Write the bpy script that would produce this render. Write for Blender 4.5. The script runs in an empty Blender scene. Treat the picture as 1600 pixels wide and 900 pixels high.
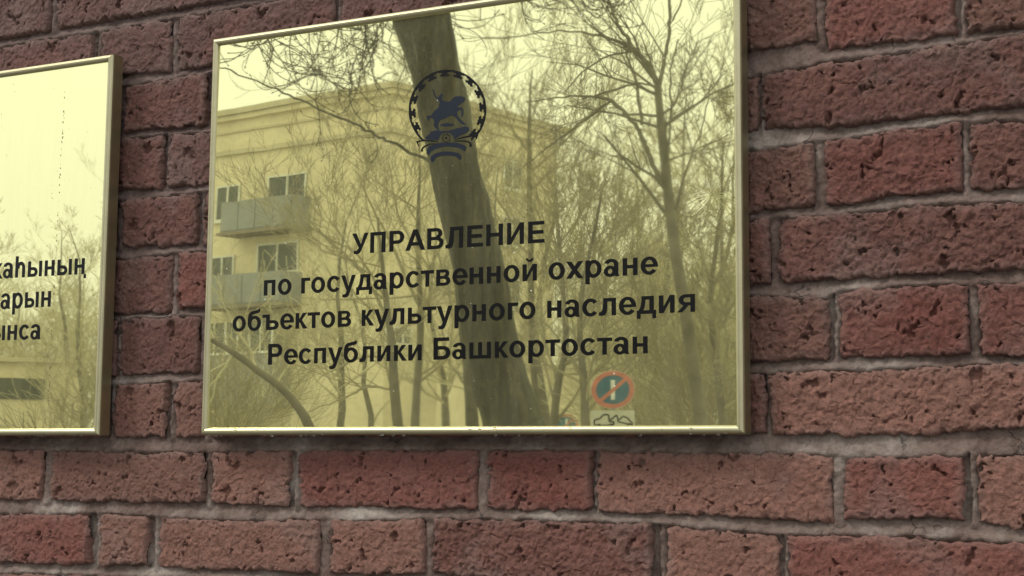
import bpy, math, random
import numpy as np
from mathutils import Vector, Matrix

random.seed(7)
rng = np.random.default_rng(7)
scene = bpy.context.scene
COL = scene.collection

# ------------------------------------------------------------------ camera
YAW, PITCH, ROLL, F = -0.478949781, 0.113529502, 0.00804471, 2421.06
D = 1.4726586          # metres from the lens to the brick face
H0 = 1.62              # lens height above the pavement
YF = -0.0295           # front of the plate frames
def basis():
    cy, sy, cp, sp = math.cos(YAW), math.sin(YAW), math.cos(PITCH), math.sin(PITCH)
    f = Vector((sy*cp, cy*cp, sp)); r = Vector((cy, -sy, 0)); u = r.cross(f)
    c, s = math.cos(ROLL), math.sin(ROLL)
    return c*r + s*u, -s*r + c*u, f
CR, CU, CF = basis()
CAM = Vector((0, -D, H0))
cam_d = bpy.data.cameras.new('camera'); cam = bpy.data.objects.new('camera', cam_d); COL.objects.link(cam)
M = Matrix((CR, CU, -CF)).transposed().to_4x4(); M.translation = CAM
cam.matrix_world = M
cam_d.sensor_width = 36; cam_d.lens = 36*F/1600; cam_d.clip_start = 0.02; cam_d.clip_end = 2000
scene.camera = cam

# ------------------------------------------------------------------ light: overcast winter day
SUN_EL, SUN_AZ = math.radians(48), math.radians(215)
w = bpy.data.worlds.new('World'); scene.world = w; w.use_nodes = True
nt = w.node_tree; nt.nodes.clear()
N = nt.nodes.new; L = nt.links.new
out = N('ShaderNodeOutputWorld'); bg = N('ShaderNodeBackground'); bg.inputs[1].default_value = 0.1
sky = N('ShaderNodeTexSky'); sky.sky_type = 'NISHITA'; sky.sun_disc = False
sky.sun_elevation = SUN_EL; sky.sun_rotation = SUN_AZ; sky.dust_density = 4
tc = N('ShaderNodeTexCoord'); sp = N('ShaderNodeSeparateXYZ'); L(tc.outputs['Generated'], sp.inputs[0])
mr = N('ShaderNodeMapRange'); mr.inputs[1].default_value = 0; mr.inputs[2].default_value = 1
mr.inputs[3].default_value = 9.6; mr.inputs[4].default_value = 18; L(sp.outputs[2], mr.inputs[0])
cl = N('ShaderNodeVectorMath'); cl.operation = 'SCALE'; cl.inputs[0].default_value = (0.97, 1.0, 1.02); L(mr.outputs[0], cl.inputs['Scale'])
mx = N('ShaderNodeMix'); mx.data_type = 'RGBA'; mx.inputs[0].default_value = 0.93
L(sky.outputs[0], mx.inputs[6]); L(cl.outputs[0], mx.inputs[7])
L(mx.outputs[2], bg.inputs[0]); L(bg.outputs[0], out.inputs[0])
sun_d = bpy.data.lights.new('sun', 'SUN'); sun_d.energy = 1.5; sun_d.angle = math.radians(12); sun_d.color = (1, .96, .9)
sun = bpy.data.objects.new('sun', sun_d); COL.objects.link(sun)
SUNDIR = Vector((-0.75, -0.58, 0.9)).normalized()      # towards the brightest cloud: up, left, in front of the wall
sun.rotation_euler = SUNDIR.to_track_quat('Z', 'Y').to_euler()
sky.sun_elevation = math.asin(SUNDIR.z); sky.sun_rotation = math.atan2(SUNDIR.x, SUNDIR.y)
scene.view_settings.view_transform = 'Standard'; scene.view_settings.look = 'None'
scene.view_settings.exposure = 0.12; scene.view_settings.gamma = 1

# ------------------------------------------------------------------ pixel to place
def ray(px, py):
    return CF + CR*((px-800)/F) - CU*((py-450)/F)
def onwall(px, py, y=0.0):
    d = ray(px, py); t = (y+D)/d.y
    return CAM + d*t
BL = onwall(312, 680, YF); BR = onwall(1163, 680, YF); TL = onwall(333, 60, YF)
PX0, PX1, PZ0, PZ1 = BL.x, BR.x, BL.z, TL.z
PZC = (PZ0+PZ1)/2
RC = 17.0              # the sheet brass bulges about a millimetre and a half
YP = YF + 0.0028       # middle of the brass sheet
def sheet_y(z, zc=PZC): return YP + (z-zc)**2/(2*RC)
def mirror_ray(px, py):
    d = ray(px, py).normalized(); p = CAM + d*((YP+D)/d.y)
    n = Vector((0, -1, (p.z-PZC)/RC)).normalized()
    return p, d - 2*d.dot(n)*n
def at(px, py, dist):
    """the place seen in the brass at that pixel, dist metres beyond the sheet"""
    p, d = mirror_ray(px, py)
    return p + d*dist
def at_z(px, py, z):
    p, d = mirror_ray(px, py)
    return p + d*((z-p.z)/d.z)

# ------------------------------------------------------------------ materials
def mat(name):
    m = bpy.data.materials.new(name); m.use_nodes = True
    nt = m.node_tree; b = nt.nodes['Principled BSDF']
    return m, nt, b
def nd(nt, kind, **kw):
    n = nt.nodes.new('ShaderNode'+kind)
    for k, v in kw.items():
        if isinstance(k, str) and k.startswith('i_'):
            key = k[2:]; n.inputs[int(key) if key.isdigit() else key.replace('_', ' ')].default_value = v
        else: setattr(n, k, v)
    return n
def ramp(nt, fac, stops):
    r = nt.nodes.new('ShaderNodeValToRGB'); cr = r.color_ramp
    while len(cr.elements) < len(stops): cr.elements.new(.5)
    for e, (p, c) in zip(cr.elements, stops): e.position = p; e.color = (*c, 1) if len(c) == 3 else c
    nt.links.new(fac, r.inputs[0]); return r
def mixc(nt, fac, a, b, mode='MIX'):
    m = nt.nodes.new('ShaderNodeMix'); m.data_type = 'RGBA'; m.blend_type = mode
    for s, v in ((0, fac), (6, a), (7, b)):
        if hasattr(v, 'links'): nt.links.new(v, m.inputs[s])
        else: m.inputs[s].default_value = v if s == 0 else (*v, 1)
    return m.outputs[2]
def noise(nt, co, scale, detail=4, rough=.6):
    n = nd(nt, 'TexNoise'); n.inputs['Scale'].default_value = scale; n.inputs['Detail'].default_value = detail
    n.inputs['Roughness'].default_value = rough; nt.links.new(co, n.inputs['Vector']); return n.outputs['Fac']
def math_n(nt, op, a, b=0.0, c=0.0):
    m = nt.nodes.new('ShaderNodeMath'); m.operation = op
    for i, v in enumerate((a, b, c)):
        if hasattr(v, 'links'): nt.links.new(v, m.inputs[i])
        else: m.inputs[i].default_value = v
    return m.outputs[0]
def simple(name, col, rough=.7, metal=0, var=.15, scale=8, bump=0, bscale=60, bdist=.002):
    m, nt, b = mat(name)
    tc = nd(nt, 'TexCoord'); f = noise(nt, tc.outputs['Object'], scale)
    r = ramp(nt, f, [(.3, [c*(1-var) for c in col]), (.7, [min(1, c*(1+var)) for c in col])])
    nt.links.new(r.outputs[0], b.inputs['Base Color']); b.inputs['Roughness'].default_value = rough; b.inputs['Metallic'].default_value = metal
    if bump:
        f2 = noise(nt, tc.outputs['Object'], bscale); bp = nd(nt, 'Bump'); bp.inputs['Strength'].default_value = bump; bp.inputs['Distance'].default_value = bdist
        nt.links.new(f2, bp.inputs['Height']); nt.links.new(bp.outputs[0], b.inputs['Normal'])
    return m

def brick_material():
    m, nt, b = mat('fired_clay'); k = nt.links.new
    geo = nd(nt, 'NewGeometry'); oi = nd(nt, 'ObjectInfo'); co = geo.outputs['Position']
    at_ = nd(nt, 'Attribute'); at_.attribute_name = 'smear'
    big = noise(nt, co, 22, 5, .6); mid = noise(nt, co, 320, 5, .72); fine = noise(nt, co, 700, 3, .6); blot = noise(nt, co, 75, 4, .6)
    c = mixc(nt, ramp(nt, big, [(.35, (0, 0, 0)), (.68, (1, 1, 1))]).outputs[0], oi.outputs['Color'], (.145, .098, .080))
    fac = nt.nodes.new('ShaderNodeMath'); fac.operation = 'MULTIPLY'; fac.inputs[1].default_value = .22
    k(ramp(nt, big, [(.42, (0, 0, 0)), (.7, (1, 1, 1))]).outputs[0], fac.inputs[0])
    c = mixc(nt, fac.outputs[0], oi.outputs['Color'], (.145, .085, .067))
    c = mixc(nt, .8, c, ramp(nt, mid, [(.3, (.55, .5, .48)), (.5, (1, 1, 1)), (.72, (1.4, 1.3, 1.25))]).outputs[0], 'MULTIPLY')
    c = mixc(nt, .6, c, ramp(nt, blot, [(.3, (.7, .66, .64)), (.5, (1, 1, 1)), (.72, (1.25, 1.2, 1.18))]).outputs[0], 'MULTIPLY')
    # reddish heart patches
    red = ramp(nt, noise(nt, co, 11, 2), [(.5, (0, 0, 0)), (.72, (.45, .45, .45))]).outputs[0]
    c = mixc(nt, red, c, (.20, .085, .062))
    # grey bloom of old mortar near the edges
    sm = math_n(nt, 'MULTIPLY', at_.outputs['Fac'], ramp(nt, mid, [(.3, (.35, .35, .35)), (.65, (1, 1, 1))]).outputs[0])
    c = mixc(nt, math_n(nt, 'MULTIPLY', sm, .5), c, (.215, .160, .132))
    # small dark pits
    vo = nd(nt, 'TexVoronoi'); vo.inputs['Scale'].default_value = 120; vo.inputs['Randomness'].default_value = 1
    wn = nd(nt, 'TexNoise'); wn.inputs['Scale'].default_value = 260; k(co, wn.inputs['Vector']); wv = nd(nt, 'VectorMath', operation='SCALE'); wv.inputs['Scale'].default_value = .009; k(wn.outputs['Color'], wv.inputs[0]); wa = nd(nt, 'VectorMath', operation='ADD'); k(co, wa.inputs[0]); k(wv.outputs[0], wa.inputs[1]); k(wa.outputs[0], vo.inputs['Vector'])
    sepc = nd(nt, 'SeparateColor'); k(vo.outputs['Color'], sepc.inputs[0])
    rad = math_n(nt, 'MULTIPLY', ramp(nt, sepc.outputs[0], [(.91, (0, 0, 0)), (1, (.22, .22, .22))]).outputs[0], 1)
    vd = math_n(nt, 'ADD', vo.outputs['Distance'], math_n(nt, 'MULTIPLY', math_n(nt, 'SUBTRACT', fine, .5), .25))
    pit = math_n(nt, 'GREATER_THAN', rad, vd)
    c = mixc(nt, math_n(nt, 'MULTIPLY', pit, .6), c, (.03, .02, .018))
    k(c, b.inputs['Base Color'])
    b.inputs['Roughness'].default_value = .78; b.inputs['Specular IOR Level'].default_value = .35
    h = math_n(nt, 'ADD', math_n(nt, 'ADD', mid, math_n(nt, 'MULTIPLY', blot, .8)), math_n(nt, 'MULTIPLY', fine, .3))
    h = math_n(nt, 'SUBTRACT', h, math_n(nt, 'MULTIPLY', pit, .5))
    bp = nd(nt, 'Bump'); bp.inputs['Strength'].default_value = 1; bp.inputs['Distance'].default_value = .0021
    k(h, bp.inputs['Height']); k(bp.outputs[0], b.inputs['Normal'])
    return m
def mortar_material():
    m, nt, b = mat('lime_mortar'); k = nt.links.new
    geo = nd(nt, 'NewGeometry'); co = geo.outputs['Position']
    big = noise(nt, co, 9, 4); mid = noise(nt, co, 190, 5, .7); fine = noise(nt, co, 600, 3)
    c = ramp(nt, big, [(.34, (.135, .090, .072)), (.5, (.185, .138, .113)), (.68, (.33, .285, .24))]).outputs[0]
    sx = nd(nt, 'SeparateXYZ'); k(co, sx.inputs[0])
    tone_up = nd(nt, 'MapRange'); tone_up.inputs[1].default_value = 1.6; tone_up.inputs[2].default_value = 1.95; k(math_n(nt, 'ADD', sx.outputs[2], math_n(nt, 'MULTIPLY', big, .25)), tone_up.inputs[0]); tone_up.inputs[1].default_value = 1.70; tone_up.inputs[2].default_value = 2.05
    sl = nd(nt, 'MapRange'); sl.inputs[1].default_value = -.85; sl.inputs[2].default_value = -1.15; k(sx.outputs[0], sl.inputs[0])
    c = mixc(nt, math_n(nt, 'MULTIPLY', math_n(nt, 'MULTIPLY', tone_up.outputs[0], math_n(nt, 'ADD', math_n(nt, 'MULTIPLY', sl.outputs[0], .7), .3)), .85), c, (.140, .098, .084))  # mortar turns darker and more even towards the upper left
    vx = noise(nt, co, 38, 5, .65)
    c = mixc(nt, .7, c, ramp(nt, vx, [(.35, (.5, .44, .41)), (.5, (.92, .89, .87)), (.65, (1.2, 1.2, 1.2))]).outputs[0], 'MULTIPLY')
    c = mixc(nt, .8, c, ramp(nt, mid, [(.3, (.6, .57, .56)), (.5, (.95, .95, .95)), (.7, (1.2, 1.2, 1.2))]).outputs[0], 'MULTIPLY')
    cr = nd(nt, 'TexVoronoi'); cr.feature = 'DISTANCE_TO_EDGE'; cr.inputs['Scale'].default_value = 13
    wn = nd(nt, 'TexNoise'); wn.inputs['Scale'].default_value = 45; wn.inputs['Detail'].default_value = 5; k(co, wn.inputs['Vector']); wv = nd(nt, 'VectorMath', operation='SCALE'); wv.inputs['Scale'].default_value = .05; k(wn.outputs['Color'], wv.inputs[0]); wa = nd(nt, 'VectorMath', operation='ADD'); k(co, wa.inputs[0]); k(wv.outputs[0], wa.inputs[1]); k(wa.outputs[0], cr.inputs['Vector'])
    crk = ramp(nt, cr.outputs['Distance'], [(0, (1, 1, 1)), (.018, (0, 0, 0))]).outputs[0]
    crk = math_n(nt, 'MULTIPLY', crk, ramp(nt, noise(nt, co, 14, 1), [(.54, (0, 0, 0)), (.6, (1, 1, 1))]).outputs[0])
    c = mixc(nt, math_n(nt, 'MULTIPLY', crk, .7), c, (.05, .04, .036))
    k(c, b.inputs['Base Color']); b.inputs['Roughness'].default_value = .9; b.inputs['Specular IOR Level'].default_value = .25
    h = math_n(nt, 'SUBTRACT', math_n(nt, 'ADD', mid, math_n(nt, 'MULTIPLY', fine, .35)), math_n(nt, 'MULTIPLY', crk, .6))
    bp = nd(nt, 'Bump'); bp.inputs['Distance'].default_value = .0016; k(h, bp.inputs['Height']); k(bp.outputs[0], b.inputs['Normal'])
    return m
def brass_material():
    m, nt, b = mat('polished_brass'); k = nt.links.new
    geo = nd(nt, 'NewGeometry'); co = geo.outputs['Position']
    b.inputs['Base Color'].default_value = (.84, .82, .43, 1); b.inputs['Metallic'].default_value = 1
    mp = nd(nt, 'Mapping'); mp.inputs['Scale'].default_value = (1, 1, .12); k(co, mp.inputs[0])
    streak = noise(nt, mp.outputs[0], 60, 4)
    spots = noise(nt, co, 260, 2)
    r = ramp(nt, noise(nt, co, 5, 3), [(.3, (.010, .010, .010)), (.7, (.018, .018, .018))]).outputs[0]
    k(r, b.inputs['Roughness'])
    bp = nd(nt, 'Bump'); bp.inputs['Distance'].default_value = .000026; bp.inputs['Strength'].default_value = 1
    k(math_n(nt, 'ADD', noise(nt, co, 14, 1, .4), math_n(nt, 'MULTIPLY', noise(nt, co, 70, 0), .04)), bp.inputs['Height']); k(bp.outputs[0], b.inputs['Normal'])
    # pale diffuse film paints haze into the reflection, with dusty streaks and dried rain spots
    df = nd(nt, 'BsdfDiffuse'); df.inputs[0].default_value = (.72, .68, .38, 1)
    fac = math_n(nt, 'MULTIPLY', ramp(nt, streak, [(.3, (.05, .05, .05)), (.75, (.12, .12, .12))]).outputs[0], 1.0)
    fac = math_n(nt, 'ADD', fac, ramp(nt, spots, [(.74, (0, 0, 0)), (.79, (.22, .22, .22))]).outputs[0])
    mixs = nd(nt, 'MixShader'); k(fac, mixs.inputs[0]); k(b.outputs[0], mixs.inputs[1]); k(df.outputs[0], mixs.inputs[2])
    k(mixs.outputs[0], nt.nodes['Material Output'].inputs[0])
    return m
MB_ = brick_material(); MM_ = mortar_material(); MBR = brass_material()
M_RAIL = simple('anodised_gold_rail', (.43, .395, .235), .36, .92, .08, 40, .25, 500, .0003)
M_INK = simple('black_vinyl_print', (.004, .004, .004), .3, 0, .1); M_INK.node_tree.nodes['Principled BSDF'].inputs['Specular IOR Level'].default_value = .22
M_NAVY = simple('navy_vinyl_print', (.004, .009, .020), .25, 0, .1)
M_BACK = simple('dark_back_tray', (.10, .095, .06), .5, .6, .1)
M_BARK = simple('wet_bark', (.085, .078, .055), .85, 0, .45, 9, 1, 30, .03)
def streaky_bark():
    m, nt, b = mat('streaked_bark'); k = nt.links.new; tc = nd(nt, 'TexCoord'); mp = nd(nt, 'Mapping'); mp.inputs['Scale'].default_value = (1, 1, .16); k(tc.outputs['Object'], mp.inputs[0])
    f = noise(nt, mp.outputs[0], 24, 6, .75); g = noise(nt, tc.outputs['Object'], 5, 4); q = noise(nt, tc.outputs['Object'], 55, 3)
    c = ramp(nt, f, [(.36, (.008, .007, .004)), (.5, (.036, .031, .019)), (.66, (.13, .115, .072))]).outputs[0]
    c = mixc(nt, ramp(nt, g, [(.45, (0, 0, 0)), (.7, (.7, .7, .7))]).outputs[0], c, (.065, .072, .04))
    c = mixc(nt, ramp(nt, q, [(.66, (0, 0, 0)), (.72, (.8, .8, .8))]).outputs[0], c, (.26, .26, .20))
    k(c, b.inputs['Base Color']); b.inputs['Roughness'].default_value = .85
    bp = nd(nt, 'Bump'); bp.inputs['Distance'].default_value = .02; k(f, bp.inputs['Height']); k(bp.outputs[0], b.inputs['Normal']); return m
M_BARK3 = streaky_bark()
M_BARK2 = simple('grey_bark', (.15, .135, .10), .9, 0, .3, 3)
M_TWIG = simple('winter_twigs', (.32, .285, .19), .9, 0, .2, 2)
M_TWIG2 = simple('pale_twigs', (.50, .46, .32), .9, 0, .2, 2)  # one even pale colour for far trees, bough and shrubs
def stucco(name, col):
    m, nt, b = mat(name); k = nt.links.new; tc = nd(nt, 'TexCoord')
    f = noise(nt, tc.outputs['Object'], .5, 6, .7); g = noise(nt, tc.outputs['Object'], 4, 4)
    c = ramp(nt, f, [(.3, [v*.82 for v in col]), (.55, col), (.8, [min(1, v*1.08) for v in col])]).outputs[0]
    c = mixc(nt, .3, c, ramp(nt, g, [(.3, (.8, .8, .8)), (.7, (1.1, 1.1, 1.1))]).outputs[0], 'MULTIPLY')
    k(c, b.inputs['Base Color']); b.inputs['Roughness'].default_value = .95; return m
M_YEL = stucco('yellow_stucco', (.76, .68, .50)); M_TRIM = stucco('worn_cornice', (.60, .54, .40))
M_GREY = stucco('grey_balcony_panel', (.30, .31, .32)); M_SLAB = stucco('stained_concrete', (.26, .22, .17))
M_FRAME = simple('white_window_paint', (.72, .72, .68), .6)
M_GLASS = simple('dim_window_glass', (.075, .085, .075), .12, 0, .3, 1)
M_ROOF = simple('sheet_metal_roof', (.16, .15, .14), .6)
M_STEEL = simple('galvanised_post', (.33, .34, .34), .5, .7)
M_RED = simple('sign_red', (.52, .17, .13), .5); M_BLUE = simple('sign_blue', (.03, .13, .22), .5); M_WHITE = simple('sign_white', (.75, .76, .74), .4)

# ------------------------------------------------------------------ object helpers
def mesh_obj(name, verts, faces, m, parent=None, smooth=False):
    me = bpy.data.meshes.new(name); me.from_pydata([tuple(v) for v in verts], [], faces)
    if smooth: me.polygons.foreach_set('use_smooth', [True]*len(me.polygons))
    me.update(); me.materials.append(m)
    o = bpy.data.objects.new(name, me); COL.objects.link(o)
    if parent: o.parent = parent; o.matrix_parent_inverse = Matrix.Translation(-parent.location) if parent.type == 'EMPTY' else Matrix()
    return o
def grid_obj(name, V, m, parent=None, loc=None, attr=None, color=None):
    """V: (n, m, 3) array of points -> one quad sheet"""
    n, mm = V.shape[:2]; P = V.reshape(-1, 3)
    if loc is not None: P = P - np.array(loc)
    idx = np.arange(n*mm).reshape(n, mm)
    q = np.stack([idx[:-1, :-1], idx[:-1, 1:], idx[1:, 1:], idx[1:, :-1]], -1).reshape(-1, 4)
    me = bpy.data.meshes.new(name); me.vertices.add(len(P)); me.vertices.foreach_set('co', P.astype(np.float32).ravel())
    me.loops.add(q.size); me.loops.foreach_set('vertex_index', q.astype(np.int32).ravel())
    me.polygons.add(len(q)); me.polygons.foreach_set('loop_start', np.arange(0, q.size, 4, dtype=np.int32))
    me.update(calc_edges=True); me.polygons.foreach_set('use_smooth', np.ones(len(q), bool)); me.materials.append(m)
    if attr is not None:
        a = me.attributes.new('smear', 'FLOAT', 'POINT'); a.data.foreach_set('value', attr.astype(np.float32).ravel())
    o = bpy.data.objects.new(name, me); COL.objects.link(o)
    if loc is not None: o.location = loc
    if color: o.color = (*color, 1)
    if parent:
        o.parent = parent; o.matrix_parent_inverse = Matrix.Translation(-parent.location)
    return o
def empty(name, loc, label, cat, group=None):
    o = bpy.data.objects.new(name, None); COL.objects.link(o); o.location = loc; o.empty_display_size = .1
    tag(o, label, cat, group); return o
def tag(o, label, cat, group=None):
    o['label'] = label; o['category'] = cat
    if group: o['group'] = group
    return o
def structure(o): o['kind'] = 'structure'; return o
class MB:
    def __init__(s): s.v = []; s.f = []
    def poly(s, pts): b = len(s.v); s.v += [Vector(p) for p in pts]; s.f.append(tuple(range(b, b+len(pts))))
    def prism(s, pts, off):
        n = len(pts); b = len(s.v); s.v += [Vector(p) for p in pts] + [Vector(p)+Vector(off) for p in pts]
        s.f.append(tuple(range(b, b+n))); s.f.append(tuple(range(b+2*n-1, b+n-1, -1)))
        for i in range(n): j = (i+1) % n; s.f.append((b+j, b+i, b+n+i, b+n+j))
    def box(s, o, a, b, c):
        """corner o with edge vectors a, b, c"""
        o, a, b, c = map(Vector, (o, a, b, c)); s.prism([o, o+a, o+a+b, o+b], c)
    def aabb(s, p, q):
        s.box(p, (q[0]-p[0], 0, 0), (0, q[1]-p[1], 0), (0, 0, q[2]-p[2]))
    def tube(s, pts, rad, n=3, caps=False):
        pts = [Vector(p) for p in pts]; b = len(s.v); m = len(pts)
        ref = Vector((.31, .17, .93))
        for i, p in enumerate(pts):
            t = (pts[min(i+1, m-1)] - pts[max(i-1, 0)]).normalized()
            if abs(t.dot(ref)) > .95: a = t.cross(Vector((1, 0, 0))).normalized()
            else: a = t.cross(ref).normalized()
            c = t.cross(a)
            for j in range(n):
                th = 2*math.pi*j/n; s.v.append(p + (a*math.cos(th)+c*math.sin(th))*rad[i])
        for i in range(m-1):
            for j in range(n):
                q = (j+1) % n; s.f.append((b+i*n+j, b+i*n+q, b+(i+1)*n+q, b+(i+1)*n+j))
        if caps: s.f.append(tuple(b+j for j in reversed(range(n)))); s.f.append(tuple(b+(m-1)*n+j for j in range(n)))
    def build(s, name, m, parent=None, smooth=False): return mesh_obj(name, s.v, s.f, m, parent, smooth)

# ------------------------------------------------------------------ tileable noise fields
def field(seed, beta, lo=0, hi=1e9, n=1024):
    r = np.random.default_rng(seed); f = np.fft.rfft2(r.standard_normal((n, n)))
    ky = np.fft.fftfreq(n)[:, None]*n; kx = np.fft.rfftfreq(n)[None]*n; kk = np.hypot(kx, ky); kk[0, 0] = 1
    f *= kk**(-beta); f[(kk < lo) | (kk > hi)] = 0
    a = np.fft.irfft2(f, (n, n)); return (a-a.mean())/a.std()
def sample(A, x, z, size):
    n = A.shape[0]; u = (x/size*n) % n; v = (z/size*n) % n
    i = np.floor(u).astype(int); j = np.floor(v).astype(int); fu = u-i; fv = v-j; i %= n; j %= n; i1 = (i+1) % n; j1 = (j+1) % n
    return (A[j, i]*(1-fu)+A[j, i1]*fu)*(1-fv) + (A[j1, i]*(1-fu)+A[j1, i1]*fu)*fv
NB = field(1, 1.7, 3, 60); NF = field(2, .9, 70, 330); NW = field(3, 1.3, 10, 120); NC = field(4, 1.1, 30, 200)
SZ = .7
def smooth(t): t = np.clip(t, 0, 1); return t*t*(3-2*t)

# ------------------------------------------------------------------ the brick wall
# courses traced from the photograph: (top edge, bottom edge, head joints) in photograph pixels
C = [
 ([(0,-30),(317,-80),(1170,-252),(1600,-330)], [(0,62),(80,47),(233,22),(317,7),(1170,-150),(1600,-205)], [(80,90),(420,430),(900,912),(1330,1345)]),
 ([(0,72),(143,50),(263,30),(330,18),(1170,-137),(1600,-188)], [(0,150),(193,117),(267,110),(327,103),(1170,-34),(1600,-88)], [(143,156),(267,277),(520,531),(800,811),(1205,1217)]),
 ([(0,163),(200,133),(320,113),(1170,-20),(1600,-76)], [(0,238),(200,207),(257,201),(323,196),(1170,80),(1273,63),(1290,77),(1487,56),(1600,42)], [(40,50),(183,193),(322,333),(640,652),(890,903),(1274,1287),(1489,1509)]),
 ([(0,246),(200,214),(323,205),(1170,118),(1193,115),(1277,97),(1363,87),(1503,66),(1600,50)], [(0,315),(200,297),(330,288),(1170,206),(1193,203),(1383,190),(1600,165)], [(120,130),(253,263),(500,511),(735,747),(1000,1013),(1183,1191),(1612,1624)]),
 ([(0,327),(200,312),(267,303),(330,297),(1170,233),(1267,222),(1383,204),(1503,188),(1600,186)], [(0,398),(200,385),(320,383),(1170,330),(1277,322),(1483,300),(1600,292)], [(60,70),(180,189),(307,318),(560,572),(800,812),(1050,1062),(1272,1290),(1503,1512)]),
 ([(0,416),(200,403),(277,393),(320,392),(1170,343),(1277,335),(1433,320),(1600,313)], [(0,500),(187,492),(257,490),(283,483),(320,480),(1170,447),(1217,443),(1433,430),(1600,420)], [(40,50),(267,277),(400,411),(640,652),(900,912),(1202,1216)]),
 ([(0,510),(187,498),(310,492),(1170,460),(1290,466),(1313,453),(1450,443),(1600,442)], [(0,593),(180,587),(310,583),(1170,565),(1297,562),(1483,555),(1600,557)], [(60,70),(180,186),(310,322),(560,572),(800,812),(1040,1052),(1294,1311),(1514,1529)]),
 ([(0,606),(180,600),(310,594),(1170,583),(1317,577),(1600,567)], [(0,684),(257,684),(1203,679),(1450,681),(1600,667)], [(50,60),(166,176),(258,271),(318,328),(560,572),(800,812),(1040,1052),(1197,1203)]),
 ([(0,702),(317,706),(467,702),(740,702),(920,703),(1277,709),(1320,714),(1600,709)], [(0,780),(63,783),(317,787),(467,793),(740,797),(920,800),(1200,812),(1300,818),(1327,812),(1500,813),(1600,828)], [(65,78),(318,328),(450,465),(744,760),(922,932),(1301,1319),(1505,1527)]),
 ([(0,802),(130,803),(157,800),(250,808),(400,813),(660,810),(800,810),(1027,818),(1200,833),(1383,837),(1600,847)], [(0,880),(133,883),(400,893),(517,897),(660,898),(1030,918),(1220,938),(1600,965)], [(138,156),(227,247),(498,515),(663,677),(1017,1038),(1217,1231),(1611,1625)]),
 ([(0,894),(400,906),(1030,930),(1600,983)], [(0,972),(400,990),(1030,1025),(1600,1090)], [(90,100),(330,342),(470,480),(700,712),(960,975),(1330,1345)]),
]
XL, XR = -2.7, 0.5
RED, PINK, DARK, PURP, BRN, DEEP = (.160,.060,.044), (.195,.095,.068), (.132,.058,.043), (.134,.068,.055), (.152,.074,.053), (.145,.050,.036)
TINT = {8: [PINK, BRN, PINK, RED, DEEP, PINK, RED, PINK], 9: [RED, PINK, PINK, PINK, DARK, PINK, RED, BRN], 7: [BRN, BRN, BRN, BRN, BRN, RED, RED, DARK, PINK],
        6: [DARK, DARK, DARK, DARK, BRN, BRN, BRN, DEEP, RED, PINK], 5: [BRN, DARK, RED, BRN, BRN, DARK, DARK],
        4: [BRN, BRN, DARK, BRN, BRN, BRN, BRN, RED, DARK, PURP], 3: [DARK, DARK, PURP, BRN, BRN, BRN, DARK, RED, BRN], 2: [PURP, PURP, DARK, PURP, PURP, BRN, RED, BRN, DARK], 1: [PURP]*12, 0: [PURP]*12}
ROUGH = {(5, 6): 1.5, (3, 7): 2.2, (4, 8): 1.5, (6, 8): 1.3, (9, 4): 1.5, (2, 7): 1.4, (4, 7): 1.3}
courses = []
for t, b, j in C:
    tw = sorted([(onwall(*p).x, onwall(*p).z) for p in t]); bw = sorted([(onwall(*p).x, onwall(*p).z) for p in b])
    my = lambda x: (np.interp(x, [p[0] for p in t], [p[1] for p in t]) + np.interp(x, [p[0] for p in b], [p[1] for p in b]))/2
    jw = [(onwall(a, my(a)).x, onwall(c, my(a)).x) for a, c in j]
    courses.append([tw, bw, jw])
tint_off = []
for c in courses:                      # carry every course on past the frame in whole and half bricks
    left = []; x = c[2][0][0]; r = random.Random(int(abs(x)*1e4))
    while x > XL+.12:
        x -= r.choice([.25, .25, .12]); left.insert(0, (x-.012, x)); x -= .012
    tint_off.append(len(left)); c[2] = left + c[2]
    x = c[2][-1][1]
    while x < XR-.12:
        x += r.choice([.25, .25, .12]); c[2].append((x, x+.012)); x += .012
def flat(z0, z1, seed):
    r = random.Random(seed); x = XL + r.random()*.2; js = []
    while x < XR: js.append((x, x+.012)); x += .012 + r.choice([.25, .25, .12])
    return [[(XL, z1), (XR, z1)], [(XL, z0), (XR, z0)], js]
zt = np.mean([p[1] for p in courses[0][0]]); zb = np.mean([p[1] for p in courses[-1][1]])
NTOP = 8
for i in range(NTOP): courses.insert(0, flat(zt+.012+i*.077, zt+.077+i*.077, i)); tint_off.insert(0, 0)
for i in range(5): courses.append(flat(zb-.077-i*.077, zb-.012-i*.077, 50+i)); tint_off.append(0)
def interp_ext(pl, x): return np.interp(x, [p[0] for p in pl], [p[1] for p in pl])

wall = empty('brick_wall', (-1, 0, 0), 'old red brick wall behind the brass plates, rough and weathered', 'wall')
ZLO = courses[-1][1][0][1]-.012; ZHI = courses[0][0][0][1]+.012
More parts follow.
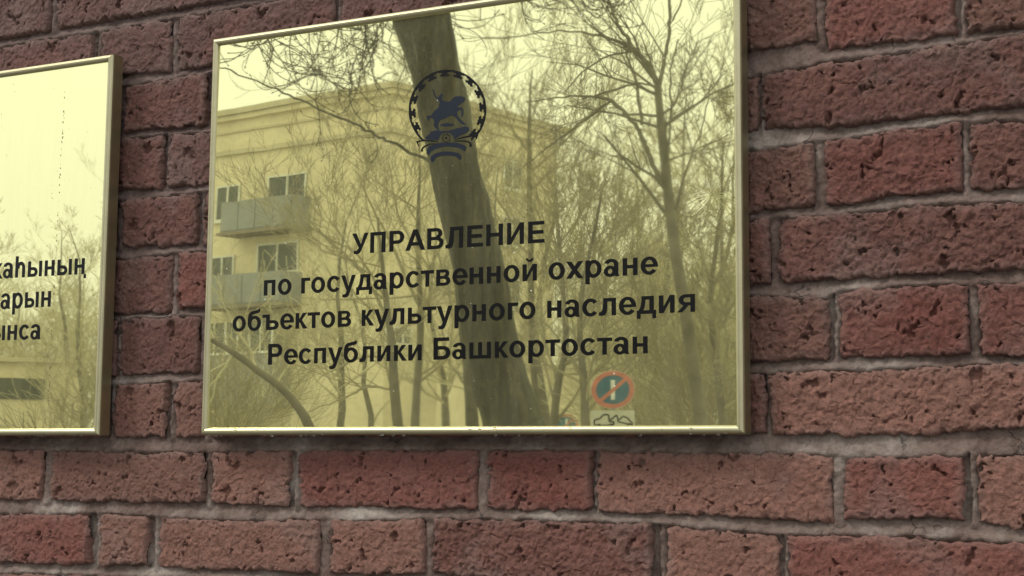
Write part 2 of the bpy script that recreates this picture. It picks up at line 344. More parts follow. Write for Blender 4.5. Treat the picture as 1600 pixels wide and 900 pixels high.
# mortar
gx = np.arange(XL-.02, XR+.02, .0024); gz = np.arange(ZLO, ZHI, .0022)
X, Z = np.meshgrid(gx, gz)
wob = sample(NW, X, Z, SZ)*.0007
Zw = Z + wob; Xw = X + sample(NW, X+.3, Z+.3, SZ)*.0007
Hm = np.full(X.shape, -.0085)
for k in range(len(courses)+1):
    top = interp_ext(courses[k-1][1], gx)[None] if k > 0 else np.full((1, len(gx)), ZHI)
    bot = interp_ext(courses[k][0], gx)[None] if k < len(courses) else np.full((1, len(gx)), ZLO)
    wdt = np.maximum(top-bot, .003); v = (Zw-bot)/wdt
    h = -.0012 - .0052*smooth(v*1.1)
    h = np.where(v < 0, -.0012 + (Zw-bot)*1.5, h); h = np.where(v > 1, -.0064-(Zw-top)*1.2, h)
    Hm = np.maximum(Hm, h)
for k, (t, b, js) in enumerate(courses):
    zt_ = interp_ext(t, gx)[None]; zb_ = interp_ext(b, gx)[None]
    inc = (Zw < zt_+.004) & (Zw > zb_-.004)
    for a, c in js:
        sel = (gx > a-.012) & (gx < c+.012)
        if not sel.any(): continue
        xs = Xw[:, sel]; u = (xs-a)/(c-a)
        rj = random.Random(int(abs(a)*1e5)+k); deep = rj.random() < .6; uc = np.clip(u, 0, 1)
        if deep:
            pk = rj.uniform(.6, .78); h = np.where(uc < .42, -.0105, -.0105+.0085*smooth((uc-.42)/(pk-.42))) - .003*smooth((uc-pk)/(1-pk))
        else: h = -.0042 + .0012*np.sin(uc*math.pi)**2
        e0 = -.0105 if deep else -.0042
        h = np.where(u < 0, e0+(xs-a)*1.6, h); h = np.where(u > 1, -.005-(xs-c)*1.2, h)
        if deep: Hm[:, sel] = np.where(inc[:, sel] & (u > 0) & (u < .5) & (Zw[:, sel] > zb_[:, sel]) & (Zw[:, sel] < zt_[:, sel]), np.minimum(Hm[:, sel], h), Hm[:, sel])
        Hm[:, sel] = np.where(inc[:, sel], np.maximum(Hm[:, sel], h), Hm[:, sel])
Hm = Hm + sample(NB, X+.1, Z, SZ)*.0008 + sample(NF, X, Z, SZ)*.0003 + sample(NC, X, Z, SZ)*.0005
Hm = np.maximum(Hm, -.0125)
o = grid_obj('mortar', np.stack([X, -Hm, Z], -1), MM_, wall)
# bricks
nb = 0
VX0 = onwall(0, 450).x-.06; VX1 = onwall(1600, 450).x+.06
for k, (t, b, js) in enumerate(courses):
    js = [(XL-.02, XL)] + js + [(XR, XR+.02)]
    kk = k-NTOP; tl = TINT.get(kk)
    for i in range(len(js)-1):
        x0, x1 = js[i][1], js[i+1][0]
        if x1-x0 < .01: continue
        inview = (VX0 < x1 and x0 < VX1) and 0 <= kk <= 10
        res = .0017 if inview else .006
        nx = max(4, int((x1-x0)/res)); xc = (x0+x1)/2
        zc = float(interp_ext(t, xc)+interp_ext(b, xc))/2; nz = max(5, int(.066/res))
        U, Vv = np.meshgrid(np.linspace(0, 1, nx), np.linspace(0, 1, nz))
        r = random.Random(k*97+i)
        sl0, sl1 = r.uniform(-.0015, .0015), r.uniform(-.0015, .0015)
        Xb = x0 + (x1-x0)*U + (Vv-.5)*(sl0*(1-U)+sl1*U)
        T = interp_ext(t, Xb); B = interp_ext(b, Xb); Zb = B + (T-B)*Vv
        edge = np.minimum(np.minimum(Xb-x0, x1-Xb), np.minimum(Zb-B, T-Zb))
        wx = sample(NW, Xb*1.3+i*.13, Zb*1.3+k*.21, SZ); wz = sample(NW, Xb*1.3+.4+i*.2, Zb*1.3, SZ)
        rg = ROUGH.get((kk, i-tint_off[k]), 1.0) if inview else 1
        if xc > -.62 and kk < 8: rg = max(rg, 1.25)
        drop = .0050 + .0012*r.random()
        chip = np.maximum(0, sample(NC, Xb*.5+.17, Zb*.5+i*.1, SZ)-(1.9 if kk >= 8 else 1.45))*.0034 + np.maximum(0, sample(NB, Xb+.17, Zb+i*.1, SZ)-1.1)*.0022
        cnr = np.hypot(np.minimum(Xb-x0, x1-Xb), np.minimum(Zb-B, T-Zb)); chip = chip + np.clip(1-cnr/(.004+.012*r.random()), 0, 1)*.006*max(0, r.random()-.2)
        e = np.clip(edge/(.0040*(1+.55*wx)+chip*1.6+1e-4), 0, 1)
        h = r.uniform(-.0008, .0016) + (U-.5)*r.uniform(-.0012, .0012) + (Vv-.5)*r.uniform(-.001, .001)
        h = h + (sample(NB, Xb, Zb, SZ)*.00075 + sample(NF, Xb, Zb, SZ)*.00042 + sample(NC, Xb, Zb, SZ)*.00048)*rg
        h = h - (drop+chip)*(1-np.sqrt(1-(1-e)**2))
        rim = edge < 1e-5
        h = np.where(rim, -.012, h)
        Xo = Xb + wx*.0012; Zo = Zb + wz*.0013
        sm = np.clip(1-edge/.009, 0, 1)*.75 + np.clip(1-(T-Zb)/.02, 0, 1)*.4*np.clip(wz*.7+.3, 0, 1) + np.clip(sample(NB, Xb+.33, Zb+.2, SZ)-.9, 0, 1)*.6
        sm = np.clip(sm, 0, 1)
        if tl and inview:
            q = i-1-tint_off[k]+1
            col = tl[min(max(q, 0), len(tl)-1)]
        else: col = r.choice([RED, PINK, DARK, BRN, PURP])
        f_ = r.uniform(.93, 1.07)*(1.16 if kk in (7, 8, 9) else 1.0); col = tuple(c*f_ for c in col)
        grid_obj('brick', np.stack([Xo, -h, Zo], -1), MB_, wall, (xc, 0, zc), sm, col); nb += 1
# the rest of the house wall, coarse, out of the picture
def masonry_mat():
    m, nt, b = mat('plain_masonry'); geo = nd(nt, 'NewGeometry'); mp = nd(nt, 'Mapping')
    mp.inputs['Rotation'].default_value = (math.pi/2, 0, 0); nt.links.new(geo.outputs['Position'], mp.inputs[0])
    bt = nd(nt, 'TexBrick'); bt.inputs['Scale'].default_value = 1; bt.inputs['Brick Width'].default_value = .262; bt.inputs['Row Height'].default_value = .077; bt.inputs['Mortar Size'].default_value = .006
    bt.inputs['Color1'].default_value = (.14, .062, .046, 1); bt.inputs['Color2'].default_value = (.11, .055, .043, 1); bt.inputs['Mortar'].default_value = (.16, .12, .10, 1)
    nt.links.new(mp.outputs[0], bt.inputs['Vector']); nt.links.new(bt.outputs['Color'], b.inputs['Base Color']); b.inputs['Roughness'].default_value = .9; return m
mb = MB()
for p, q in (((-9, .003, 0), (XL, .4, 9)), ((XR, .003, 0), (7, .4, 9)), ((XL, .003, 0), (XR, .4, ZLO)), ((XL, .003, ZHI), (XR, .4, 9)), ((XL, .02, ZLO), (XR, .4, ZHI))): mb.aabb(p, q)
mb.build('masonry', masonry_mat(), wall)
print('bricks', nb)

# ------------------------------------------------------------------ lettering drawn from strokes (1 em = 1)
XH, CH = .519, .716
def R_(x0, y0, x1, y1): return ('p', [(x0, y0), (x1, y0), (x1, y1), (x0, y1)])
def P_(*pts): return ('p', list(pts))
def A_(cx, cy, rx, ry, tx, ty, a0=0, a1=360): return ('a', (cx, cy, rx, ry, tx, ty, a0, a1))
def bowl(x, cy, rx, ry, tx, ty): return A_(x, cy, rx, ry, tx, ty, -90, 90)
S0, S1 = .066, .203
G = {
 ' ': (.278, []),
 'о': (.60, [A_(.30, .259, .262, .271, .14, .105)]),
 'п': (.58, [R_(S0,0,S1,XH), R_(.376,0,.513,XH), R_(S1,.412,.376,XH)]),
 'г': (.41, [R_(S0,0,S1,XH), R_(S1,.412,.40,XH)]),
 'с': (.556, [A_(.30, .259, .262, .271, .14, .105, 38, 322)]),
 'у': (.556, [P_((.008,.519),(.155,.519),(.285,.145),(.222,0)), P_((.405,.519),(.549,.519),(.325,-.085),(.28,-.17),(.22,-.205),(.15,-.212),(.075,-.205),(.063,-.098),(.12,-.105),(.165,-.095),(.195,-.06),(.222,0),(.285,.145))]),
 'д': (.62, [R_(.02,0,.60,.105), R_(.02,-.14,.13,0), R_(.49,-.14,.60,0), R_(.40,.105,.535,XH), R_(.165,.414,.40,XH), P_((.165,.414),(.285,.414),(.275,.3),(.25,.18),(.215,.105),(.075,.105),(.125,.2),(.155,.32))]),
 'а': (.556, [A_(.265,.365,.222,.166,.135,.1,0,168), R_(.352,.1,.487,.365), P_((.352,.1),(.487,.1),(.495,.05),(.525,0),(.385,0),(.362,.06)), A_(.232,.155,.2,.167,.13,.09)]),
 'р': (.611, [R_(S0,-.2,S1,XH), A_(.325,.259,.248,.271,.135,.105)]),
 'т': (.49, [R_(.012,.412,.478,XH), R_(.177,0,.313,.412)]),
 'в': (.60, [R_(S0,0,S1,XH), R_(S1,.424,.36,XH), R_(S1,.218,.37,.312), R_(S1,0,.37,.1), bowl(.355,.387,.165,.132,.125,.095), bowl(.36,.155,.195,.155,.135,.1)]),
 'е': (.556, [A_(.29,.259,.262,.271,.14,.1,0,325), R_(.12,.215,.552,.302)]),
 'н': (.59, [R_(S0,0,S1,XH), R_(.385,0,.522,XH), R_(S1,.21,.385,.315)]),
 'и': (.603, [R_(S0,0,S1,XH), R_(.40,0,.537,XH), P_((S1,0),(S1,.18),(.40,.519),(.40,.34))]),
 'х': (.556, [P_((.005,0),(.165,0),(.55,.519),(.39,.519)), P_((.55,0),(.39,0),(.005,.519),(.165,.519))]),
 'б': (.61, [A_(.305,.245,.262,.257,.14,.105), P_((.043,.245),(.045,.42),(.08,.56),(.16,.64),(.28,.67),(.42,.69),(.50,.735),(.53,.64),(.45,.585),(.33,.565),(.23,.54),(.185,.47),(.175,.36),(.183,.25))]),
 'ъ': (.68, [R_(.01,.412,.16,XH), R_(.16,0,.297,XH), bowl(.44,.162,.205,.162,.135,.105), R_(.297,.219,.44,.324), R_(.297,0,.44,.105)]),
 'ь': (.58, [R_(S0,0,S1,XH), bowl(.345,.162,.205,.162,.135,.105), R_(S1,.219,.345,.324), R_(S1,0,.345,.105)]),
 'ы': (.79, [R_(S0,0,S1,XH), bowl(.325,.162,.20,.162,.135,.105), R_(S1,.219,.325,.324), R_(S1,0,.325,.105), R_(.59,0,.727,XH)]),
 'к': (.51, [R_(S0,0,S1,XH), P_((S1,.20),(S1,.31),(.34,.519),(.495,.519),(.30,.285),(.24,.22)), P_((.24,.22),(.30,.29),(.525,0),(.36,0),(.22,.22))]),
 'л': (.60, [R_(.40,0,.537,XH), R_(.14,.412,.40,XH), P_((.14,.412),(.27,.412),(.268,.25),(.25,.1),(.2,.02),(.11,-.006),(.01,0),(.01,.1),(.07,.11),(.11,.16),(.132,.3))]),
 'я': (.60, [R_(.40,0,.537,XH), A_(.26,.355,.2,.164,.135,.095,90,270), R_(.26,.424,.40,XH), R_(.26,.191,.40,.286), P_((.20,.20),(.345,.20),(.165,0),(.01,0))]),
 'ш': (.86, [R_(S0,.105,.2,XH), R_(.365,.105,.495,XH), R_(.66,.105,.794,XH), R_(S0,0,.794,.105)]),
 'һ': (.60, [R_(S0,0,S1,.716), A_(.325,.30,.203,.231,.137,.115,0,180), R_(.391,0,.528,.30)]),
 'У': (.63, [P_((.01,.716),(.17,.716),(.35,.32),(.275,.2)), P_((.48,.716),(.635,.716),(.37,.12),(.32,.03),(.25,-.005),(.16,-.01),(.09,0),(.085,.115),(.14,.105),(.2,.115),(.235,.16),(.275,.2),(.35,.32))]),
 'П': (.72, [R_(.073,0,.22,CH), R_(.50,0,.647,CH), R_(.22,.595,.50,CH)]),
 'Р': (.667, [R_(.073,0,.22,CH), R_(.22,.596,.385,CH), R_(.22,.262,.385,.382), bowl(.385,.489,.235,.227,.15,.12)]),
 'А': (.722, [P_((0,0),(.155,0),(.435,.716),(.285,.716)), P_((.72,0),(.565,0),(.285,.716),(.44,.716)), R_(.17,.165,.55,.283)]),
 'В': (.722, [R_(.073,0,.22,CH), R_(.22,.6,.41,CH), R_(.22,.305,.42,.42), R_(.22,0,.42,.118), bowl(.40,.533,.215,.183,.145,.116), bowl(.415,.21,.25,.21,.15,.118)]),
 'Л': (.71, [R_(.49,0,.637,CH), R_(.17,.595,.49,CH), P_((.17,.595),(.318,.595),(.313,.35),(.29,.15),(.24,.03),(.15,-.01),(.01,0),(.01,.12),(.08,.125),(.12,.17),(.155,.4))]),
 'Е': (.667, [R_(.073,0,.22,CH), R_(.22,0,.625,.12), R_(.22,.3,.585,.42), R_(.22,.596,.61,CH)]),
 'Н': (.72, [R_(.073,0,.22,CH), R_(.50,0,.647,CH), R_(.22,.3,.5,.422)]),
 'И': (.72, [R_(.073,0,.215,CH), R_(.505,0,.647,CH), P_((.215,0),(.215,.22),(.505,.716),(.505,.5))]),
 'Б': (.69, [R_(.073,0,.22,CH), R_(.22,.598,.61,CH), R_(.22,.322,.41,.44), R_(.22,0,.41,.118), bowl(.405,.22,.25,.22,.15,.118)]),
}
G['й'] = (.603, G['и'][1] + [A_(.30, .70, .125, .11, .065, .06, 180, 360)])
G['ң'] = (.62, G['н'][1] + [P_((.522,0),(.60,0),(.60,-.14),(.50,-.14),(.50,0))])
def stroke_polys(piece):
    if piece[0] == 'p': return [piece[1]]
    cx, cy, rx, ry, tx, ty, a0, a1 = piece[1]; n = max(8, int((a1-a0)/12)); out_ = []
    pt = lambda a, k: (cx+(rx-tx*k)*math.cos(a), cy+(ry-ty*k)*math.sin(a))
    for i in range(n):
        a = math.radians(a0+(a1-a0)*i/n); c = math.radians(a0+(a1-a0)*(i+1)/n)
        out_.append([pt(a, 0), pt(c, 0), pt(c, 1), pt(a, 1)])
    return out_
def inscription(text, pl, pr, py_top, caps, parent, zc=PZC, right_only=None):
    """baseline from pixel pl to pixel pr; py_top = pixel of the letter top above pl"""
    a = onwall(*pl, YP); b = onwall(*pr, YP); hgt = onwall(pl[0], py_top, YP).z - a.z
    s = hgt/(CH if caps else XH)
    tot = sum(G[c][0] for c in text) - .066 - .06
    sx = (b.x-a.x)/tot if right_only is None else right_only*s
    x = -.066 if right_only is None else -.066
    x_start = a.x if right_only is None else b.x - sx*tot
    z_base = lambda X_: a.z + (b.z-a.z)*(X_-a.x)/(b.x-a.x)
    mb = MB(); k = 0
    for ch in text:
        adv, pcs = G[ch]
        for pc in pcs:
            k += 1
            for poly in stroke_polys(pc):
                pts = []
                for (u, v) in poly:
                    X_ = x_start + (x+u)*sx; Z_ = z_base(X_) + v*s; pts.append((X_, sheet_y(Z_, zc)-.00025-.000012*(k % 7), Z_))
                mb.poly(pts)
        x += adv
    return mb.build('inscription_line', M_INK, parent)

# ------------------------------------------------------------------ the two plates
def rail(parent, p0, p1, q0, q1, nrm_in, zc):
    """frame rail: outer edge p0-p1, mitred inner edge directions q0, q1 (unit inset vectors with mitre)"""
    prof = [(0, .020), (0, .0045), (.0004, .0028), (.0013, .0012), (.0027, .0003), (.0042, 0), (.0058, .0002), (.0072, .0009), (.0082, .002), (.0088, .0036), (.0088, .0075)]
    V = []
    for p, q in ((p0, q0), (p1, q1)):
        V.append([Vector(p)+Vector(q)*a + Vector((0, y, 0)) for a, y in prof])
    d = (Vector(p1)-Vector(p0)).normalized()*.00022
    V[0] = [v+d for v in V[0]]; V[1] = [v-d for v in V[1]]
    n = len(prof); f = [(i, i+1, n+i+1, n+i) for i in range(n-1)]
    f.append(tuple(range(n))); f.append(tuple(reversed(range(n, 2*n))))
    return mesh_obj('frame_rail', V[0]+V[1], f, M_RAIL, parent, False)
def plate(x0, x1, z0, z1, label):
    zc = (z0+z1)/2; t = empty('brass_plaque', ((x0+x1)/2, YF+.02, z0), label, 'plaque')
    a, b, c, d = (x0, YF, z0), (x1, YF, z0), (x1, YF, z1), (x0, YF, z1)
    rail(t, a, b, (1, 0, 1), (-1, 0, 1), 0, zc); rail(t, b, c, (-1, 0, 1), (-1, 0, -1), 0, zc)
    rail(t, c, d, (-1, 0, -1), (1, 0, -1), 0, zc); rail(t, d, a, (1, 0, -1), (1, 0, 1), 0, zc)
    for o in [c for c in t.children]:
        for p in o.data.polygons: p.use_smooth = False
    u = np.linspace(x0+.0085, x1-.0085, 34); v = np.linspace(z0+.0085, z1-.0085, 34)
    U, V = np.meshgrid(u, v); Y = YP + (V-zc)**2/(2*RC)
    grid_obj('brass_sheet', np.stack([U, Y, V], -1), MBR, t)
    mb = MB(); mb.aabb((x0+.001, YF+.0085, z0+.001), (x1-.001, YF+.0195, z1-.001)); mb.build('back_tray', M_BACK, t)
    for sx in (x0+.05, x1-.05):
        for sz in (z0+.05, z1-.05):
            mb = MB(); mb.tube([(sx, YF+.019, sz), (sx, .006, sz)], [.006, .006], 10, True); mb.build('spacer', M_STEEL, t)
    return t
big = plate(PX0, PX1, PZ0, PZ1, 'wide brass plaque with round horseman emblem and four lines of black Cyrillic lettering')
LR = onwall(153.5, 680, YF); LT = onwall(175, 83.5, YF); LX1 = (LR.x+LT.x)/2; LZ1 = LT.z; LZ0 = PZ0
small = plate(LX1-(PX1-PX0), LX1, LZ0, LZ1, 'brass plaque at the left edge, cut off, with line ends of black lettering')
LZC = (LZ0+LZ1)/2
inscription('УПРАВЛЕНИЕ', (552, 397), (850, 379), 365, True, big)
inscription('по государственной охране', (412, 462), (1025, 428), 438, False, big)
inscription('объектов культурного наследия', (364, 518), (1086, 487), 494, False, big)
inscription('Республики Башкортостан', (418, 570), (1012, 552), 537.5, True, big)
inscription('каһының', (-11, 436), (133, 428), 412, False, small, LZC)
inscription('тарын', (-14, 484), (79, 479), 460, False, small, LZC)
inscription('ынса', (-14, 532), (62, 530), 509, False, small, LZC)

# emblem, traced
def epix(u, v): return (620+u/5.294, 90+v/5.294)
def emb(polys, name, m, lift):
    mb = MB()
    for i, pl in enumerate(polys):
        pts = []
        for u, v in pl:
            p = onwall(*epix(u, v), YP); pts.append((p.x, sheet_y(p.z)-lift-.00001*(i % 5), p.z))
        mb.poly(pts)
    return mb.build(name, m, big)
ec = (418, 432); erx, ery = 321, 334
def ept(a, k=0.0, t=0.0):   # angle from the top, clockwise; k = inset; t = tangential shift
    ca, sa = math.sin(a), -math.cos(a); tx, ty = math.cos(a), math.sin(a)
    return (ec[0]+(erx-k)*ca+tx*t, ec[1]+(ery-k)*sa+ty*t)
ring = []
a0, a1 = math.radians(-141), math.radians(134)
nseg = 60
for i in range(nseg):
    a, b_ = a0+(a1-a0)*i/nseg, a0+(a1-a0)*(i+1)/nseg
    ring.append([ept(a, 0), ept(b_, 0), ept(b_, 15), ept(a, 15)])
shape = [(-46, 9), (-34, 24), (-19, 20), (-15, 30), (-33, 40), (-20, 54), (-8, 47), (0, 55), (9, 47), (22, 54), (33, 40), (15, 30), (19, 20), (34, 24), (46, 9)]
horns = [[(-34, 22), (-44, 30), (-42, 42), (-33, 44), (-36, 36), (-30, 30)], [(34, 22), (44, 30), (42, 42), (33, 44), (36, 36), (30, 30)]]
for k in range(12):
    a = math.radians(-120+k*22.6+2); ring.append([ept(a, 9+(q-9)*1.12, p*1.28) for p, q in shape])
emb(ring, 'emblem_ring', M_INK, .00026)
horse = [(292,255),(300,262),(318,310),(335,335),(348,318),(368,297),(381,300),(375,325),(365,340),(385,355),(410,365),(440,362),(460,335),(485,320),(530,318),(562,328),(566,345),(550,370),(530,378),(520,392),(505,400),(510,412),(535,410),(548,425),(550,465),(540,492),(532,488),(535,450),(530,430),(515,435),(500,450),(498,470),(515,500),(545,530),(575,550),(565,556),(540,552),(510,525),(480,490),(460,478),(440,480),(400,500),(360,515),(345,535),(340,560),(345,585),(355,597),(340,598),(318,580),(305,560),(310,520),(295,500),(280,495),(270,505),(265,525),(255,520),(247,495),(255,480),(275,480),(290,475),(300,450),(330,425),(345,410),(350,385),(355,365),(340,355),(325,335),(310,315),(298,285)]
mound = [(232,665),(250,645),(272,632),(278,615),(315,605),(330,600),(370,608),(430,604),(500,584),(560,570),(590,572),(598,600),(570,625),(530,640),(500,660),(472,672),(465,645),(440,622),(405,616),(370,630),(350,655),(345,682),(300,684),(250,678)]
ell = [(355,558),(380,546),(420,541),(460,546),(482,558),(460,565),(420,569),(385,567)]
emb([horse, ell, mound], 'emblem_horseman', M_NAVY, .00026)
arcs = [[(245,765),(265,735),(330,710),(410,700),(500,705),(560,725),(575,745),(562,778),(545,765),(510,745),(440,735),(390,735),(320,755),(280,780),(262,810),(248,790)],
        [(278,840),(285,815),(320,790),(380,777),(450,778),(510,790),(535,815),(532,840),(520,845),(500,825),(460,812),(410,808),(350,815),(320,830),(305,860),(288,865)]]
emb(arcs, 'emblem_arcs', M_NAVY, .00026)
def strip(pts, w0, w1):
    o = []; n = len(pts)
    for i in range(n-1):
        a, b_ = pts[i], pts[i+1]; d = math.hypot(b_[0]-a[0], b_[1]-a[1]); nx, ny = -(b_[1]-a[1])/d, (b_[0]-a[0])/d
        wa = w0+(w1-w0)*i/(n-1); wb = w0+(w1-w0)*(i+1)/(n-1)
        o.append([(a[0]+nx*wa, a[1]+ny*wa), (b_[0]+nx*wb, b_[1]+ny*wb), (b_[0]-nx*wb, b_[1]-ny*wb), (a[0]-nx*wa, a[1]-ny*wa)])
    return o
rb = strip([(480,680),(540,662),(600,650),(672,640)], 3, 9) + strip([(470,692),(540,689),(585,694),(614,710),(606,738)], 3, 9) \
   + strip([(340,698),(290,690),(240,685),(190,690),(165,702)], 3, 7) + strip([(330,712),(275,715),(235,730),(210,752),(206,778)], 3, 8) + strip([(165,690),(172,712),(182,735)], 6, 3) + strip([(655,640),(662,660),(650,680)], 8, 3)
emb(rb, 'emblem_ribbon', M_INK, .00026)
fl = []
for k in range(10):
    a = k*math.pi/5; c, s = math.cos(a), math.sin(a)
    fl.append([(408+c*26-s*6, 665+s*26+c*6), (408+c*44, 665+s*44), (408+c*26+s*6, 665+s*26-c*6)])
fl.append([(408+9*math.cos(k*math.pi/4), 665+9*math.sin(k*math.pi/4)) for k in range(8)])
emb(fl, 'emblem_flower', M_INK, .00032)

# dried drip down the left plate
mb = MB(); r = random.Random(5)
for i in range(70):
    f_ = r.random(); px = 102-28*f_ + r.gauss(0, .5); py = 118+525*f_; p = onwall(px, py, YP); s = r.choice([.0004, .0006, .0009, .0012])
    mb.poly([(p.x+s*.7*math.cos(a), sheet_y(p.z, LZC)-.0002, p.z+s*1.2*math.sin(a)) for a in [j*math.pi/4 for j in range(8)]])
mb.build('drip_mark', simple('dried_rain', (.20, .16, .07), .7), small)['kind'] = 'stuff'
mb = MB()
for i in range(60):
    p = onwall(r.uniform(0, 150), r.uniform(130, 660), YP); s = r.choice([.0003, .0004, .0006])
    mb.poly([(p.x+s*math.cos(a), sheet_y(p.z, LZC)-.0002, p.z+s*math.sin(a)) for a in [j*math.pi/3 for j in range(6)]])
mb.build('specks', bpy.data.materials['dried_rain'], small)['kind'] = 'stuff'
# rain drops on the rails
M_WATER = simple('rain_water', (.95, .95, .93), .03); wb = M_WATER.node_tree.nodes['Principled BSDF']; wb.inputs['Transmission Weight'].default_value = 1; wb.inputs['IOR'].default_value = 1.33
def drops(parent, x0, x1, z, n, seed):
    r = random.Random(seed); mb = MB()
    for i in range(n):
        x = r.uniform(x0, x1); s = r.choice([.0007, .0009, .0012, .0016, .002]); hang = r.random() < .5
        cz = z-.0003 if hang else z+r.uniform(.001, .006); cy = YF+.003 if hang else YF+.0003
        b0 = len(mb.v)
        for i_ in range(5):
            ph = math.pi*(i_+.5)/5
            for j in range(8):
                th = 2*math.pi*j/8; mb.v.append(Vector((x+s*math.sin(ph)*math.cos(th), cy+s*.8*math.sin(ph)*math.sin(th), cz+s*1.05*math.cos(ph))))
        for i_ in range(4):
            for j in range(8): q = (j+1) % 8; mb.f.append((b0+i_*8+j, b0+(i_+1)*8+j, b0+(i_+1)*8+q, b0+i_*8+q))
        mb.f.append(tuple(b0+j for j in range(8))); mb.f.append(tuple(b0+32+j for j in reversed(range(8))))
    o = mb.build('rain_drops', M_WATER, parent, True); o['kind'] = 'stuff'
drops(big, PX0, PX1, PZ0, 46, 3); drops(small, LX1-.5, LX1, LZ0, 14, 4)
mb = MB(); r = random.Random(9)
for i in range(70):
    p = onwall(r.uniform(330, 1145), r.uniform(20, 660), YP); s = r.choice([.0003, .0004, .0005, .0008])
    mb.poly([(p.x+s*math.cos(a), sheet_y(p.z)-.0002, p.z+s*math.sin(a)) for a in [j*math.pi/3 for j in range(6)]])
mb.build('specks', simple('lime_spots', (.75, .75, .6), .8), big)['kind'] = 'stuff'

mb = MB(); r = random.Random(12)
for i in range(70):
    a = r.uniform(0, 6.283); r0, r1 = r.uniform(3, 14), r.uniform(22, 48); bend = r.uniform(-.35, .35); pp = []
    for j in range(6):
        q = r0+(r1-r0)*j/5; aa = a+bend*(j/5)**2; p = onwall(1113+q*math.cos(aa), 304+q*math.sin(aa), YP); pp.append((p.x, sheet_y(p.z)-.0001-i*1e-6, p.z))
    mb.tube(pp, [.00004, .0001, .00014, .00012, .00008, .00004], 3)
mb.build('pale_burst', simple('pale_strokes', (.62, .61, .36), .45, .8), big)['kind'] = 'stuff'  # burst of thin pale curved strokes on the sheet
# ------------------------------------------------------------------ the street opposite (seen only in the brass)
GROUND = simple('thawing_snow', (.28, .28, .28), .8, 0, .15, 1.2)
def sheet(name, x0, y0, x1, y1, z, m):
    o = mesh_obj(name, [(x0, y0, z), (x1, y0, z), (x1, y1, z), (x0, y1, z)], [(0, 1, 2, 3)], m); return structure(o)
sheet('ground', -900, -900, 900, 900, 0, GROUND)
M_ASPH = simple('damp_asphalt', (.055, .055, .055), .6, 0, .25, 3)
kb = MB(); kb.aabb((-150, -4.0, 0), (150, -.0, .13)); structure(kb.build('pavement', simple('paving', (.13, .125, .12), .8, 0, .15, 2)))
kb = MB(); kb.aabb((-150, -4.15, 0), (150, -4.0, .15)); structure(kb.build('kerb', simple('granite_kerb', (.3, .3, .29), .8)))
sheet('road', -150, -10.5, 150, -4.15, .004, M_ASPH) if False else None
sheet('road', -150, -17.0, 150, -10.2, .004, M_ASPH)
kb = MB(); kb.aabb((-150, -10.2, 0), (150, -10.05, .14)); kb.aabb((-150, -17.15, 0), (150, -17.0, .14)); structure(kb.build('road_kerb', bpy.data.materials['granite_kerb']))

# apartment house
ZR = 17.2
K = at_z(613, 137, ZR); Lp = at_z(340, 184, ZR)
U1 = (Lp-K); U1.z = 0; LEN1 = U1.length; U1.normalize()         # along the left front, away from the corner
V1 = Vector((-U1.y, U1.x, 0));
if V1.x < 0: V1 = -V1                                             # along the right front
def fp(px, py, side):
    """pixel -> (distance from corner, height) on a front"""
    p, d = mirror_ray(px, py); n = V1 if side == 0 else U1
    t = (K-p).dot(n)/d.dot(n); q = p+d*t
    return ((q-K).dot(U1 if side == 0 else V1), q.z)
OUT = {0: V1, 1: U1}
for s_, inner in ((0, V1), (1, U1)):
    # outward normal points away from the block's body
    OUT[s_] = inner*-1
LENA, LENB = LEN1+2.2, 11.5
def P3(side, s, z, o):
    u = U1 if side == 0 else V1
    return Vector((K.x, K.y, 0)) + u*s + OUT[side]*o + Vector((0, 0, z))
house = empty('apartment_house', (K.x, K.y, 0), 'tall pale yellow stucco apartment house with grey balconies mirrored in the large plaque', 'building')
print('corner', K, 'left len', LEN1, 'dist', (K-CAM).length, 'U1', U1, 'V1', V1, 'proj right', )
for px in (700, 850, 1000, 1100): print('side1', px, fp(px, 400, 1))
mb = MB(); b0 = P3(0, 0, 0, 0); mb.box(b0, U1*LENA, V1*LENB, (0, 0, ZR-.05)); mb.build('wall', M_YEL, house)
mb = MB(); mb.box(b0+Vector((0, 0, ZR-.04))-U1*.35-V1*.35, U1*(LENA+.9), V1*(LENB+.9), (0, 0, .28)); rf = mb.build('roof', M_TRIM, house)
def band(z0, z1, pr, m, name='cornice'):
    mb = MB(); o = Vector((K.x, K.y, z0)) - U1*pr - V1*pr
    mb.box(o, U1*(LENA+pr), V1*(pr-.003), (0, 0, z1-z0)); mb.box(o+V1*(pr-.003), U1*(pr-.003), V1*LENB, (0, 0, z1-z0)); return mb.build(name, m, house)
z2 = fp(480, 185, 0)[1]; z3 = fp(480, 222, 0)[1]
print('band z', z2, z3)
band(ZR-.30, ZR-.06, .22, M_YEL); band(ZR-.95, ZR-.85, .09, M_TRIM); band(z3-.12, z3+.10, .15, M_TRIM)
def window(side, a, b, panes=2, frame=M_FRAME, depth=.18, name='window'):
    s0, z1 = fp(*a, side); s1, z0 = fp(*b, side)
    if s0 > s1: s0, s1 = s1, s0
    if z0 > z1: z0, z1 = z1, z0
    return window_w(side, s0, s1, z0, z1, panes)
